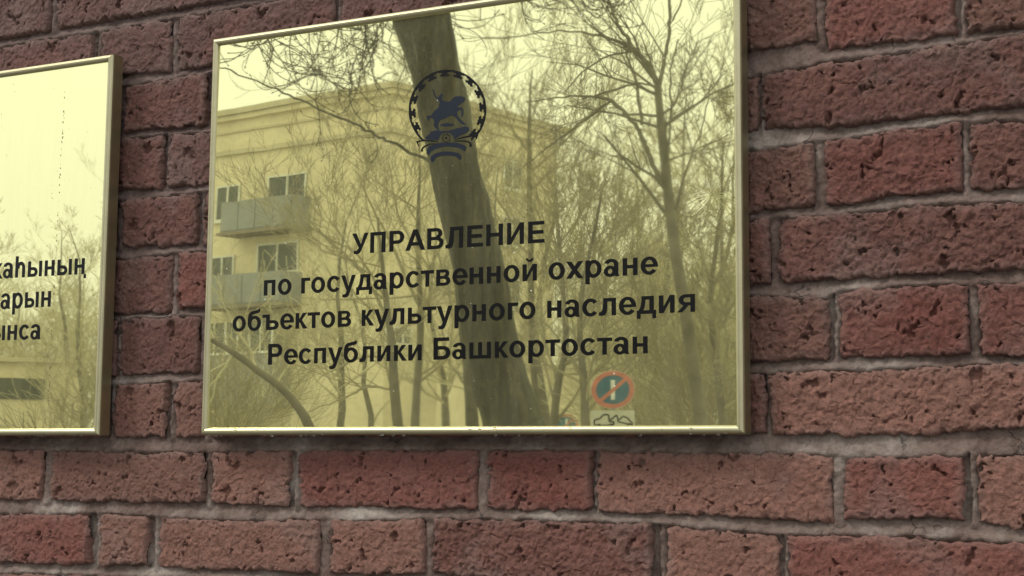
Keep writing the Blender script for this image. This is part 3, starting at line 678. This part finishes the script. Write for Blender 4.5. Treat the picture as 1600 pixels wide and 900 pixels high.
def window_w(side, s0, s1, z0, z1, panes=2, off=0.0):
    u = U1 if side == 0 else V1; n = OUT[side]
    g = MB(); g.box(P3(side, s0, z0, off+.012), u*(s1-s0), n*.01, (0, 0, z1-z0)); w_ = g.build('window', M_GLASS, house)
    f = MB(); t = .09
    for k in range(panes+1):
        f.box(P3(side, s0+(s1-s0-t)*k/panes, z0, off+.024), u*t, n*.05, (0, 0, z1-z0))
    f.box(P3(side, s0+t, z0, off+.026), u*(s1-s0-2*t), n*.045, (0, 0, t)); f.box(P3(side, s0+t, z1-t, off+.026), u*(s1-s0-2*t), n*.045, (0, 0, t))
    f = f.build('frame', M_FRAME, w_)
    q = MB(); q.box(P3(side, s0-.08, z0-.10, off+.02), u*(s1-s0+.16), n*.14, (0, 0, .08)); q.build('sill', M_FRAME, w_)
    return w_
wins0 = [((340, 292), (374, 342)), ((420, 276), (479, 318)), ((330, 402), (366, 450)), ((324, 520), (344, 560)), ((404, 382), (466, 424))]
for a, b in wins0: window(0, a, b)
wins1 = [((600, 508), (642, 540)), ((682, 590), (704, 626)), ((560, 300), (590, 345))]
s_a, z_a = fp(621, 524, 1); print('win side1', s_a, z_a)
for a, b in wins1[:2]: window(1, a, b, 3 if a[0] == 600 else 2)
for s0 in (7.5,):
    for zf in (1.4, 4.5, 7.6, 10.7, 13.6): window_w(1, s0, s0+1.4, zf, zf+1.5)
def balcony(pa, pb, ztoppx, glazed=None):
    s0, zb_ = fp(*pa, 0); s1, _ = fp(*pb, 0); zt_ = fp(pa[0], ztoppx, 0)[1]
    if s0 > s1: s0, s1 = s1, s0
    n = OUT[0]; dep = 1.1
    bal = MB(); h = zt_-zb_
    bal.box(P3(0, s0, zb_+.12, dep-.06), U1*(s1-s0), n*.06, (0, 0, h-.12)); bal.box(P3(0, s0, zb_+.12, .004), U1*.06, n*(dep-.066), (0, 0, h-.12)); bal.box(P3(0, s1-.06, zb_+.12, .004), U1*.06, n*(dep-.066), (0, 0, h-.12))
    ob = bal.build('balcony', M_GREY, house); npn = 4; wp = (s1-s0-.1)/npn
    for k in range(npn):
        pn = MB(); pn.box(P3(0, s0+.05+k*wp+.03, zb_+.2, dep+.002), U1*(wp-.06), n*.035, (0, 0, h-.3)); pn.build('panel', M_GREY, ob)
    q = MB(); q.box(P3(0, s0-.1, zb_-.03, .004), U1*(s1-s0+.2), n*(dep+.12), (0, 0, .14)); q.build('slab', M_SLAB, ob)
    if glazed:
        g = MB(); g.box(P3(0, s0+.02, zt_+.03, dep-.06), U1*(s1-s0-.04), n*.02, (0, 0, glazed)); g.build('glazing', M_GLASS, ob)
        f = MB(); nn = 6
        for k in range(nn+1): f.box(P3(0, s0+(s1-s0-.08)*k/nn, zt_+.03, dep-.035), U1*.08, n*.05, (0, 0, glazed))
        f.box(P3(0, s0-.05, zt_-.05, dep-.033), U1*(s1-s0+.1), n*.09, (0, 0, .12)); f.build('frame', M_FRAME, ob)
    return ob
balcony((374, 372), (486, 350), 322)
balcony((350, 486), (470, 466), 436)
balcony((345, 640), (455, 620), 556, 1.45)
mb = MB(); mb.box(P3(0, 3.0, ZR+.25, -3), U1*.8, V1*1.2, (0, 0, 1.2)); mb.build('chimney', M_TRIM, rf)

# low yellow house further left, mirrored in the left plate
def at_real(px, dist, z, py=620):
    p, d = mirror_ray(px, py); d2 = Vector((d.x, d.y, 0)).normalized(); q = p+d2*dist; q.z = z; return q
def low_house(px0, px1, py_top, dist0, dist1, label, wins, framed=True):
    A = at(px0, py_top, dist0); B = at_real(px1, dist1, 0); zt_ = A.z; A.z = 0
    u = (B-A); ln = u.length; u.normalize(); n = Vector((-u.y, u.x, 0))
    if n.dot(Vector((0, 1, 0))) < 0: n = -n
    h = empty('low_house', A, label, 'building'); mb = MB(); mb.box(A-n*7, u*ln, n*7, (0, 0, zt_)); mb.build('wall', M_YEL, h)
    mb = MB(); up = Vector((0, 0, 1)); o = A+up*(zt_+.003)+n*.12-u*.12
    mb.box(o, u*(ln+.24), -n*7.2, up*.10); mb.build('roof', M_TRIM, h)
    pos = lambda px: (px-px0)/(px1-px0)*ln
    zz = lambda py: at(px0, py, dist0).z
    wins = [(pos(a), pos(b), zz(d), zz(c)) for a, b, c, d in wins]
    for s0, s1, z0, z1 in wins:
        g = MB(); g.box(A+u*s0+up*z0+n*.01, u*(s1-s0), n*.02, up*(z1-z0)); g_ = g.build('window', M_GLASS, h)
        if not framed: continue
        f = MB()
        for k in range(3): f.box(A+u*(s0+(s1-s0-.07)*k/2)+up*z0+n*.032, u*.07, n*.04, up*(z1-z0))
        f.box(A+u*(s0-.05)+up*(z0-.05)+n*.0325, u*(s1-s0+.1), n*.05, up*.06); f.box(A+u*(s0-.05)+up*(z1-.01)+n*.0325, u*(s1-s0+.1), n*.05, up*.06)
        f.build('frame', M_FRAME, g_)
    return h
low_house(-60, 128, 562, 30, 32, 'low flat-roofed yellow house mirrored at the foot of the left plaque', [(-8, 66, 588, 622)], False)
low_house(790, 1108, 575, 47, 50, 'long low yellow outbuilding between trees mirrored beside the no-parking sign', [(1042, 1062, 622, 650)])

# no-parking signs
def road_sign(px, py, dist, dia, plate_, label):
    c = at(px, py, dist); face = (Vector((0, 0, c.z))*0 + Vector((0, -D, 0)) - Vector((c.x, c.y, 0))); 
    pm, dd = mirror_ray(px, py); n = Vector((-dd.x, -dd.y, 0)).normalized(); rgt = Vector((-n.y, n.x, 0)); up = Vector((0, 0, 1))
    t = empty('parking_sign', (c.x, c.y, 0), label, 'road sign', None)
    q = MB(); q.tube([(c.x-n.x*.05, c.y-n.y*.05, 0), (c.x-n.x*.05, c.y-n.y*.05, c.z+dia*.45)], [.03, .03], 10, True); q.build('post', M_STEEL, t)
    R = dia/2
    def disc(r0, r1, off, name, m, n_=40):
        q = MB()
        for k in range(n_):
            a, b = 2*math.pi*k/n_, 2*math.pi*(k+1)/n_
            pp = lambda a, r_: c + (rgt*math.cos(a)+up*math.sin(a))*r_ + n*off
            q.poly([pp(a, r0), pp(a, r1), pp(b, r1), pp(b, r0)] if r0 > 0 else [c+n*off, pp(a, r1), pp(b, r1)])
        return q.build(name, m, t)
    q = MB(); q.tube([c-n*.012, c+n*.001], [R, R], 40, True); q.build('sign_board', M_WHITE, t)
    disc(0, R*.80, .004, 'blue_field', M_BLUE); disc(R*.76, R*.985, .007, 'red_ring', M_RED)
    # one upright bar, and a slash that falls from upper left to lower right for someone facing the sign
    q = MB(); q.poly([c+rgt*x+up*z+n*.006 for x, z in ((-.09*R, -.52*R), (.09*R, -.52*R), (.09*R, .52*R), (-.09*R, .52*R))]); q.build('numeral', M_WHITE, t)
    sgn = 1 if rgt.cross(up).dot(n) > 0 else -1
    q = MB(); a = math.radians(135)
    d1 = rgt*(math.cos(a)*sgn)+up*math.sin(a); d2 = rgt*(-math.sin(a)*sgn)+up*math.cos(a)
    q.poly([c+d1*x*R+d2*z*R+n*.008 for x, z in ((-.78, -.09), (.78, -.09), (.78, .09), (-.78, .09))]); q.build('slash', M_RED, t)
    if plate_:
        W_, H_ = dia*1.0, dia*.5; zc_ = -R-.03-H_/2
        q = MB(); o = c+up*(zc_-H_/2)-rgt*W_/2-n*.01; q.box(o, rgt*W_, n*.012, up*H_); q.build('supplement_plate', simple('weathered_white', (.52, .52, .47), .6), t)
        q = MB()   # tow truck with a lifted car, in outline
        def line(pts, w_=.012):
            for a_, b_ in zip(pts[:-1], pts[1:]):
                A_2 = c+rgt*(a_[0]*W_*sgn)+up*(zc_+a_[1]*H_)+n*.004; B_2 = c+rgt*(b_[0]*W_*sgn)+up*(zc_+b_[1]*H_)+n*.004
                dd_ = (B_2-A_2).normalized(); nn_ = dd_.cross(n)*w_; q.poly([A_2-nn_, B_2-nn_, B_2+nn_, A_2+nn_])
        line([(.42, -.22), (.42, .05), (.30, .12), (.22, .30), (.10, .30), (.08, -.05), (-.02, -.05), (-.02, -.22), (.42, -.22)])
        line([(.08, .0), (-.08, .28), (-.12, .05)]); line([(-.1, .02), (-.18, .10), (-.22, .22), (-.34, .12), (-.38, -.02), (-.45, -.12), (-.44, -.24), (-.12, -.06), (-.1, .02)])
        for x_ in (.32, .04, -.38): line([(x_+.05*math.cos(k*math.pi/4), -.27+.11*math.sin(k*math.pi/4)) for k in range(9)])
        q.build('tow_truck_pictogram', M_INK, t)
    return t
road_sign(957, 609, 20.5, .62, True, 'round no-parking sign above a white tow plate, mirrored at the foot of the large plaque')
road_sign(885, 662, 37, .60, False, 'smaller farther no-parking sign half hidden by the plaque frame, mirrored left of the near sign')

# ------------------------------------------------------------------ trees
def grow(mb, p, d, ln, r0, lev, rnd, up=.12, spread=.7, nchild=6, sides=3, wig=.16, minr=.004):
    n = 4 if lev > 0 else 3; pts = [p]; rad = [r0]; dd = d.copy(); q = p.copy()
    for i in range(n):
        dd = (dd + Vector((rnd.gauss(0, wig), rnd.gauss(0, wig), rnd.gauss(0, wig)+up))).normalized(); q = q+dd*(ln/n); pts.append(q.copy()); rad.append(max(minr, r0*(1-.75*(i+1)/n)))
    mb.tube(pts, rad, sides if lev < 2 else max(sides, 5))
    if lev == 0: return
    for k in range(nchild):
        t = rnd.uniform(.25, 1.0); i = min(n-1, int(t*n)); f = t*n-i; b = pts[i].lerp(pts[i+1], f); rr = rad[i]*(1-f)+rad[i+1]*f
        base = (pts[i+1]-pts[i]).normalized(); s = Vector((rnd.gauss(0, 1), rnd.gauss(0, 1), rnd.gauss(0, 1))); s = (s-base*s.dot(base)).normalized()
        grow(mb, b, (base+s*rnd.uniform(spread*.5, spread*1.3)).normalized(), ln*rnd.uniform(.38, .64), max(minr, rr*.6), lev-1, rnd, up, spread, nchild, sides, wig, minr)
def smooth_path(P, n=4):
    out_ = []
    for i in range(len(P)-1):
        p0 = P[max(i-1, 0)]; p1 = P[i]; p2 = P[i+1]; p3 = P[min(i+2, len(P)-1)]
        for k in range(n):
            t = k/n; out_.append(.5*((2*p1)+(p2-p0)*t+(2*p0-5*p1+4*p2-p3)*t*t+(3*p1-p0-3*p2+p3)*t**3))
    out_.append(P[-1]); return out_
def traced_tree(label, dist, trunk, limbs=(), crown=(8, 3, 2.2), seed=1, name='bare_tree', mt=M_BARK2, mtw=M_TWIG, from_t=.3, up=.12, minr=.004, sides=6, spread=.7, nchild=4):
    """trunk and limbs: lists of (px, py, width px)"""
    rnd = random.Random(seed); sc_ = lambda w_: w_/2/F*(dist+1.5)
    pts = [at(x, y, dist) for x, y, _ in trunk]; rad = [sc_(t[2]) for t in trunk]
    base = pts[0].copy(); foot = pts[0] + (pts[0]-pts[1])*.6; foot.z = 0 if foot.z < 0 else foot.z; foot = Vector((pts[0].x+(pts[0].x-pts[1].x)*.5, pts[0].y+(pts[0].y-pts[1].y)*.5, -.05))
    t = empty(name, (foot.x, foot.y, 0), label, 'tree')
    pts = [foot]+pts; rad = [rad[0]*1.25]+rad
    P = smooth_path(pts); Rr = list(np.interp(np.linspace(0, len(rad)-1, len(P)), range(len(rad)), rad))
    mb = MB(); mb.tube(P, Rr, sides*2, True); mb.build('trunk', mt, t, True)
    cb = MB()
    allp = [(P, Rr)]
    for lim in limbs:
        if isinstance(lim[0], (int, float)): dl, lim = lim[0], lim[1]
        else: dl = 0
        lp = [at(x, y, dist+dl*i) for i, (x, y, _) in enumerate(lim)]; lr = [sc_(q[2]) for q in lim]
        LP = smooth_path(lp, 5); LP = [LP[0]]+[q+Vector((rnd.gauss(0, 1), rnd.gauss(0, 1), rnd.gauss(0, 1)))*dist*.0004 for q in LP[1:]]
        LR = list(np.interp(np.linspace(0, len(lr)-1, len(LP)), range(len(lr)), lr)); cb.tube(LP, LR, 5); allp.append((LP, LR))
    nbr, lev, ln = crown
    for k in range(nbr):
        Pp, Rp = allp[rnd.randrange(len(allp))] if len(allp) > 1 and rnd.random() < .75 else allp[0]
        i0 = int(from_t*len(Pp)) if Pp is P else int(.2*len(Pp)); i = rnd.randrange(max(1, i0), len(Pp)-1)
        base = (Pp[i+1]-Pp[i]).normalized(); s = Vector((rnd.gauss(0, 1), rnd.gauss(0, 1), rnd.gauss(0, .6))).normalized()
        grow(cb, Pp[i], (base*.7+s*.8).normalized(), ln*rnd.uniform(.6, 1.2), max(minr, Rp[i]*.45), lev, rnd, up, spread, nchild, 3, .16, minr)
    cb.build('crown', mtw, t); return t

# the near leaning tree
rnd = random.Random(21)
TD = 7.2
tr = [(812,720,104),(803,660,97),(775,570,92),(757,480,88),(745,410,84),(724,320,86),(711,260,79),(697,180,86),(680,109,80),(657,25,96),(645,-30,100),(625,-120,96),(600,-260,90)]
near = empty('leaning_tree', (0, 0, 0), 'thick dark leaning trunk mirrored behind the emblem, nearest tree to the wall', 'tree')
pts = [at(x, y, TD) for x, y, _ in tr]; rad = [w_/2/F*(TD+1.5)*.97 for *_, w_ in tr]
foot = Vector((pts[0].x+(pts[0].x-pts[1].x)*2.2, pts[0].y+(pts[0].y-pts[1].y)*2.2, -.05)); near.location = (foot.x, foot.y, 0)
pts = [foot]+pts; rad = [rad[0]*1.35]+rad
P = smooth_path(pts, 8); Rr = np.interp(np.linspace(0, len(rad)-1, len(P)), range(len(rad)), rad)
mb = MB(); NS = 40
for i, p in enumerate(P):
    t_ = (P[min(i+1, len(P)-1)]-P[max(i-1, 0)]).normalized(); a = t_.cross(Vector((0, 1, 0))).normalized(); c = t_.cross(a)
    for j in range(NS):
        th = 2*math.pi*j/NS; rr = Rr[i]*(1+.03*math.sin(3*th+i*.15)+.018*math.sin(11*th+.8*math.sin(i*.6))+rnd.gauss(0, .008))
        mb.v.append(p+(a*math.cos(th)+c*math.sin(th))*rr)
for i in range(len(P)-1):
    for j in range(NS): q = (j+1) % NS; mb.f.append((i*NS+j, i*NS+q, (i+1)*NS+q, (i+1)*NS+j))
mb.build('trunk', M_BARK3, near, True)
cb = MB()
def limb(path, d0, d1, w0, w1):
    n = len(path); pp = [at(x, y, d0+(d1-d0)*i/(n-1)) for i, (x, y) in enumerate(path)]; LP = smooth_path(pp, 6)
    LP = [LP[0]]+[q+Vector((rnd.gauss(0, 1), rnd.gauss(0, 1), rnd.gauss(0, 1)))*.006 for q in LP[1:]]
    sc_ = (d0+d1)/2+1.5
    cb.tube(LP, [(w0+(w1-w0)*i/(len(LP)-1))/2/F*sc_ for i in range(len(LP))], 6); return LP
limb([(702, 268), (667, 248), (610, 222), (580, 207), (520, 180), (460, 153), (400, 127), (345, 106), (325, 104)], TD, TD+1.5, 6, 2.5)
up1 = limb([(650, -60), (560, -90), (440, -70), (330, -10), (250, 40)], TD, TD-.6, 34, 12)
up2 = limb([(640, -60), (760, -110), (860, -70), (980, -60)], TD, TD-.6, 26, 10)
def droop(x, y, ln, d, w_=2.7, lev=2, ang=None):
    """hanging, hooked twig drawn from (x, y) downwards; ln in pixels"""
    path = []; a = ang if ang is not None else rnd.uniform(60, 120); q = [x, y]; turn = rnd.choice([-1, 1])*rnd.uniform(1, 9); n = 7
    for i in range(n+1):
        path.append(tuple(q)); a += turn + rnd.gauss(0, 9); 
        if i > n-3: a += math.copysign(18, turn)
        q[0] += math.cos(math.radians(a))*ln/n; q[1] += math.sin(math.radians(a))*ln/n
    dd = [d+rnd.uniform(-.03, .03)*i for i in range(n+1)]
    pp = [at(px, py, dd[i]) for i, (px, py) in enumerate(path)]; LP = smooth_path(pp, 2); sc_ = d+1.5
    cb.tube(LP, [max(1.0, w_*(1-.5*i/len(LP)))/2/F*sc_ for i in range(len(LP))], 4)
    e = LP[-1]; e0 = LP[-2]; dr = (e-e0).normalized(); b = 2.3/F*sc_*.5
    cb.tube([e, e+dr*b*2.2, e+dr*b*5], [b*.5, b*1.3, b*.25], 5)
    if lev > 0:
        for k in range(rnd.choice([2, 3, 3, 4])):
            i = rnd.randrange(1, n); droop(path[i][0], path[i][1], ln*rnd.uniform(.3, .6), dd[i], w_*.75, lev-1, a+rnd.choice([-1, 1])*rnd.uniform(25, 75))
for k in range(36):
    x = rnd.uniform(335, 650); droop(x, -30+rnd.uniform(-40, 20)-(x-335)*.02, rnd.uniform(110, 250), TD-.6+rnd.uniform(-.5, .8))
for k in range(16):
    x = rnd.uniform(760, 1010); droop(x, -60+rnd.uniform(-30, 10), rnd.uniform(60, 150), TD-.6+rnd.uniform(-.5, .5))
for k in range(6): droop(rnd.uniform(560, 640), rnd.uniform(20, 90), rnd.uniform(90, 170), TD-.4)
cb.build('crown', M_BARK, near)
near['group'] = ''; del near['group']

# the forked tree at the right
T1 = [(1106,720,25),(1094,650,22),(1076,520,19),(1056,400,18),(1044,300,16),(1036,220,14),(1029,150,12),(1029,132,11)]
traced_tree('tall forked bare tree at the right side of the large plaque reflection', 21, T1,
  [[(1029,134,11),(1012,100,9),(992,78,8),(970,45,6),(952,5,5),(940,-50,4)],
   [(1030,136,8),(1040,90,6.5),(1045,45,5.5),(1046,0,5),(1052,-60,4)],
   [(1045,40,4),(1062,10,3),(1075,-30,2)],
   [(992,80,7),(960,62,6),(915,52,4),(870,48,3),(800,58,2.5),(750,60,2)],
   [(992,80,4),(950,88,3.5),(910,112,3),(880,145,2)],
   [(1044,300,10),(1022,258,9),(1003,210,7),(985,185,6),(955,158,7),(920,150,4),(870,152,3),(820,160,2)],
   [(955,158,5),(925,178,5),(890,205,4),(850,235,3),(820,260,2)],
   [(1003,195,5),(995,130,5),(985,100,4),(975,70,3)],
   [(1030,140,3.5),(1000,130,4),(960,140,3.5),(910,155,2.5)],
   [(1044,235,4),(1050,170,4),(1048,120,3),(1060,60,2)],
   [(1056,330,6),(1078,245,4),(1095,200,3),(1110,130,2)],
   [(1045,250,4),(1090,232,3),(1140,210,2.5)]],
  (48, 2, 1.8), 11, 'forked_tree', M_BARK2, M_BARK2, .5, .05, .0045)
traced_tree('slim tree with wide fan of twigs in front of the mirrored yellow house', 30, [(650,700,15),(649,662,14),(652,600,12),(657,520,11),(655,440,9),(653,350,7),(656,270,4),(655,200,2)],
  [[(656,480,6),(620,400,5),(590,340,4),(560,280,2)], [(655,440,5),(690,380,4),(700,320,3)], [(654,400,4),(620,330,3),(610,260,2)], [(653,590,5),(690,560,4),(730,500,2)]], (26, 3, 2.4), 12, 'slender_tree', from_t=.35, up=.16, minr=.0045)
traced_tree('short thick-stemmed tree at the foot of the mirrored house, left of the slim one', 26, [(628,700,20),(622,662,17),(616,600,17),(612,540,13),(604,470,10),(596,400,6),(590,340,3)],
  [[(610,505,7),(570,430,6),(530,390,4),(480,350,2)], [(616,610,5),(575,604,5),(540,620,4),(480,645,2)], [(612,560,5),(560,560,4),(500,590,2)], [(604,470,5),(560,400,4),(510,370,2.5),(470,330,2)]], (26, 3, 2.2), 13, 'bushy_tree', from_t=.4, up=.15, minr=.0045)
traced_tree('dark bough leaning up to the left in the lower left corner of the large plaque', 14, [(512,740,19),(484,668,16),(462,632,14),(433,601,13),(400,577,12),(366,552,11),(335,533,9),(300,512,8)],
  [[(400,575,6),(385,540,5),(360,500,3)], [(430,600,5),(460,560,4),(480,520,2)], [(365,552,5),(340,590,4),(330,630,3)]], (14, 2, 1.0), 14, 'leaning_bough_tree', M_BARK2, M_TWIG2, .4, .05, .004)
traced_tree('second dark stem hugging the left side of the thick leaning trunk', 15, [(742,700,26),(737,662,24),(734,600,20),(728,540,17),(716,440,14),(705,360,10)], [[(734,610,6),(700,560,4),(690,500,3)]], (10, 2, 1.6), 15, 'dark_stem_tree', M_BARK, from_t=.4)
traced_tree('thin tree just right of the thick trunk, reaching past the lettering', 27, [(866,700,15),(866,662,13),(872,600,12),(884,540,10),(880,450,8),(872,360,6),(868,280,3)],
  [[(872,600,5),(850,520,4),(842,440,2)], [(880,450,5),(910,390,3),(930,340,2)]], (36, 3, 2.2), 16, 'slender_tree', up=.15, minr=.0045)
traced_tree('straight thin tree rising high between trunk and forked tree', 29, [(846,700,12),(838,620,10),(832,540,10),(829,440,10),(828,360,9),(827,280,8),(826,210,7),(828,150,4),(832,110,2)],
  [[(828,270,6),(870,235,5),(900,200,3),(930,170,2)], [(828,240,5),(800,200,3),(780,150,2)], [(827,300,5),(860,270,4),(890,255,2)], [(829,380,5),(790,330,4),(760,280,2)]], (30, 3, 2.3), 17, 'slender_tree', from_t=.35, up=.16, minr=.0045)
traced_tree('dark slim tree directly left of the near no-parking sign', 25, [(917,700,16),(914,650,14),(912,600,13),(906,520,9),(912,440,7),(930,360,5),(940,300,3)],
  [[(912,600,5),(890,560,4),(860,530,2)], [(906,520,5),(930,460,4),(960,420,2)]], (34, 3, 2.0), 18, 'slender_tree', up=.12, minr=.005)
traced_tree('many-stemmed dark tree by the right rail of the large plaque', 24, [(1134,700,15),(1128,640,13),(1118,560,11),(1110,470,8),(1120,380,7),(1128,300,4),(1130,220,2)],
  [[(1112,560,10),(1080,500,8),(1060,440,5)], [(1108,470,8),(1135,400,6),(1150,340,4)], [(1112,540,8),(1145,480,6),(1165,430,4)]], (40, 3, 1.7), 19, 'bushy_tree', M_BARK2, M_TWIG, .25, .12, .005)

# trees beyond, three kinds copied along the lawn
def proto(seed, h, r, nbr, ln, m):
    rnd = random.Random(seed); t = bpy.data.objects.new('bare_tree', None); COL.objects.link(t)
    P = [Vector((0, 0, -.05))]
    for i in range(8): P.append(P[-1]+Vector((rnd.gauss(0, .14), rnd.gauss(0, .14), h/8)))
    mb = MB(); Rr = [r*(1-.9*i/8) for i in range(9)]; mb.tube(P, Rr, 7, True); mb.build('trunk', M_BARK2, t, True)
    cb = MB()
    for k in range(nbr):
        f = rnd.uniform(.2, .98); i = min(7, int(f*8)); p = P[i].lerp(P[i+1], f*8-i); a = rnd.uniform(0, 6.28)
        grow(cb, p, Vector((math.cos(a), math.sin(a), rnd.uniform(.4, 1.4))).normalized(), ln*(1.15-f*.7)*rnd.uniform(.7, 1.2), Rr[i]*.4+.006, 3, rnd, .13, .75, 4, 3, .15, .005)
    cb.build('crown', m, t); return t
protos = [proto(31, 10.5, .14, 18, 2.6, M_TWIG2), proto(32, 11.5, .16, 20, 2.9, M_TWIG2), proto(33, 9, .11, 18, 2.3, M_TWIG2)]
def copy_tree(t):
    c = t.copy(); COL.objects.link(c)
    for ch in t.children:
        d = ch.copy(); COL.objects.link(d); d.parent = c
    return c
rnd = random.Random(44)
# pixel column, distance beyond the brass, kind, scale, how to single it out
spots = [(530,37,0,.85,'bare tree whose twigs cross the middle of the mirrored yellow front'),(590,42,2,1.0,'bare tree at the corner of the mirrored yellow house'),
 (700,40,0,.9,'bare tree mostly behind the thick leaning trunk'),(775,38,1,.9,'bare tree showing right of the emblem'),(800,46,0,1.0,'pale bare tree right of the emblem, farther back'),(855,41,1,.95,'broad bare tree above the word for protection'),
 (945,39,0,1.0,'bare tree over the near no-parking sign'),(985,44,1,1.0,'broad bare tree left of the forked tree'),
 (1065,42,1,1.05,'broad bare tree right behind the forked trunk'),(1100,33,0,.9,'bare tree right of the forked trunk'),(1145,38,1,.95,'bare tree cut by the right rail of the large plaque'),(1190,34,0,1.0,'bare tree just outside the right rail reflection'),
 (180,42,1,.85,'broad bare tree at the right edge of the left plaque reflection'),(140,30,0,.62,'pale bare tree near the right rail of the left plaque'),(90,38,1,.62,'bare tree behind the drip mark on the left plaque'),(40,42,0,.62,'pale bare tree over the low house in the left plaque'),
 (-10,40,1,.66,'bare tree at the cut edge of the left plaque'),(-60,36,0,.7,'bare tree past the cut edge of the left plaque'),(60,46,2,.72,'pale bushy tree between two taller ones in the left plaque'),(115,46,1,.6,'farthest bare tree in the left plaque')]
first = [True]*3
for px, dist, kind, s, lab in spots:
    if first[kind]: t = protos[kind]; first[kind] = False
    else: t = copy_tree(protos[kind])
    q = at_real(px, dist, 0); t.location = q; t.rotation_euler = (0, 0, rnd.uniform(0, 6.28)); t.scale = (s, s, s*rnd.uniform(.92, 1.06))
    tag(t, lab, 'tree', 'bare trees on the lawn opposite')
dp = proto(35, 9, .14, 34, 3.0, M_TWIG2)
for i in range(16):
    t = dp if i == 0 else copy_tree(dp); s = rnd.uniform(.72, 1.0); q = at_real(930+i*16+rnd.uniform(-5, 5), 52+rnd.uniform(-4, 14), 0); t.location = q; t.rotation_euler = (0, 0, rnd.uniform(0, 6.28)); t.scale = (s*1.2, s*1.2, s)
    tag(t, 'one of the far hazy bare trees crowding the background behind the forked tree', 'tree', 'far bare trees behind the forked tree')
# shrubs
def shrub(px, dist, h, label, m=M_TWIG, seed=0):
    r = random.Random(seed); q = at_real(px, dist, 0); t = empty('bare_shrub', q, label, 'shrub', 'bare shrubs along the lawn'); cb = MB()
    for k in range(16):
        a = r.uniform(0, 6.28); grow(cb, q+Vector((r.gauss(0, .25), r.gauss(0, .25), 0)), Vector((math.cos(a)*.4, math.sin(a)*.4, 1)).normalized(), h*r.uniform(.6, 1), .02, 2, r, .06, .7, 7, 3, .12, .006)
    cb.build('stems', m, t)
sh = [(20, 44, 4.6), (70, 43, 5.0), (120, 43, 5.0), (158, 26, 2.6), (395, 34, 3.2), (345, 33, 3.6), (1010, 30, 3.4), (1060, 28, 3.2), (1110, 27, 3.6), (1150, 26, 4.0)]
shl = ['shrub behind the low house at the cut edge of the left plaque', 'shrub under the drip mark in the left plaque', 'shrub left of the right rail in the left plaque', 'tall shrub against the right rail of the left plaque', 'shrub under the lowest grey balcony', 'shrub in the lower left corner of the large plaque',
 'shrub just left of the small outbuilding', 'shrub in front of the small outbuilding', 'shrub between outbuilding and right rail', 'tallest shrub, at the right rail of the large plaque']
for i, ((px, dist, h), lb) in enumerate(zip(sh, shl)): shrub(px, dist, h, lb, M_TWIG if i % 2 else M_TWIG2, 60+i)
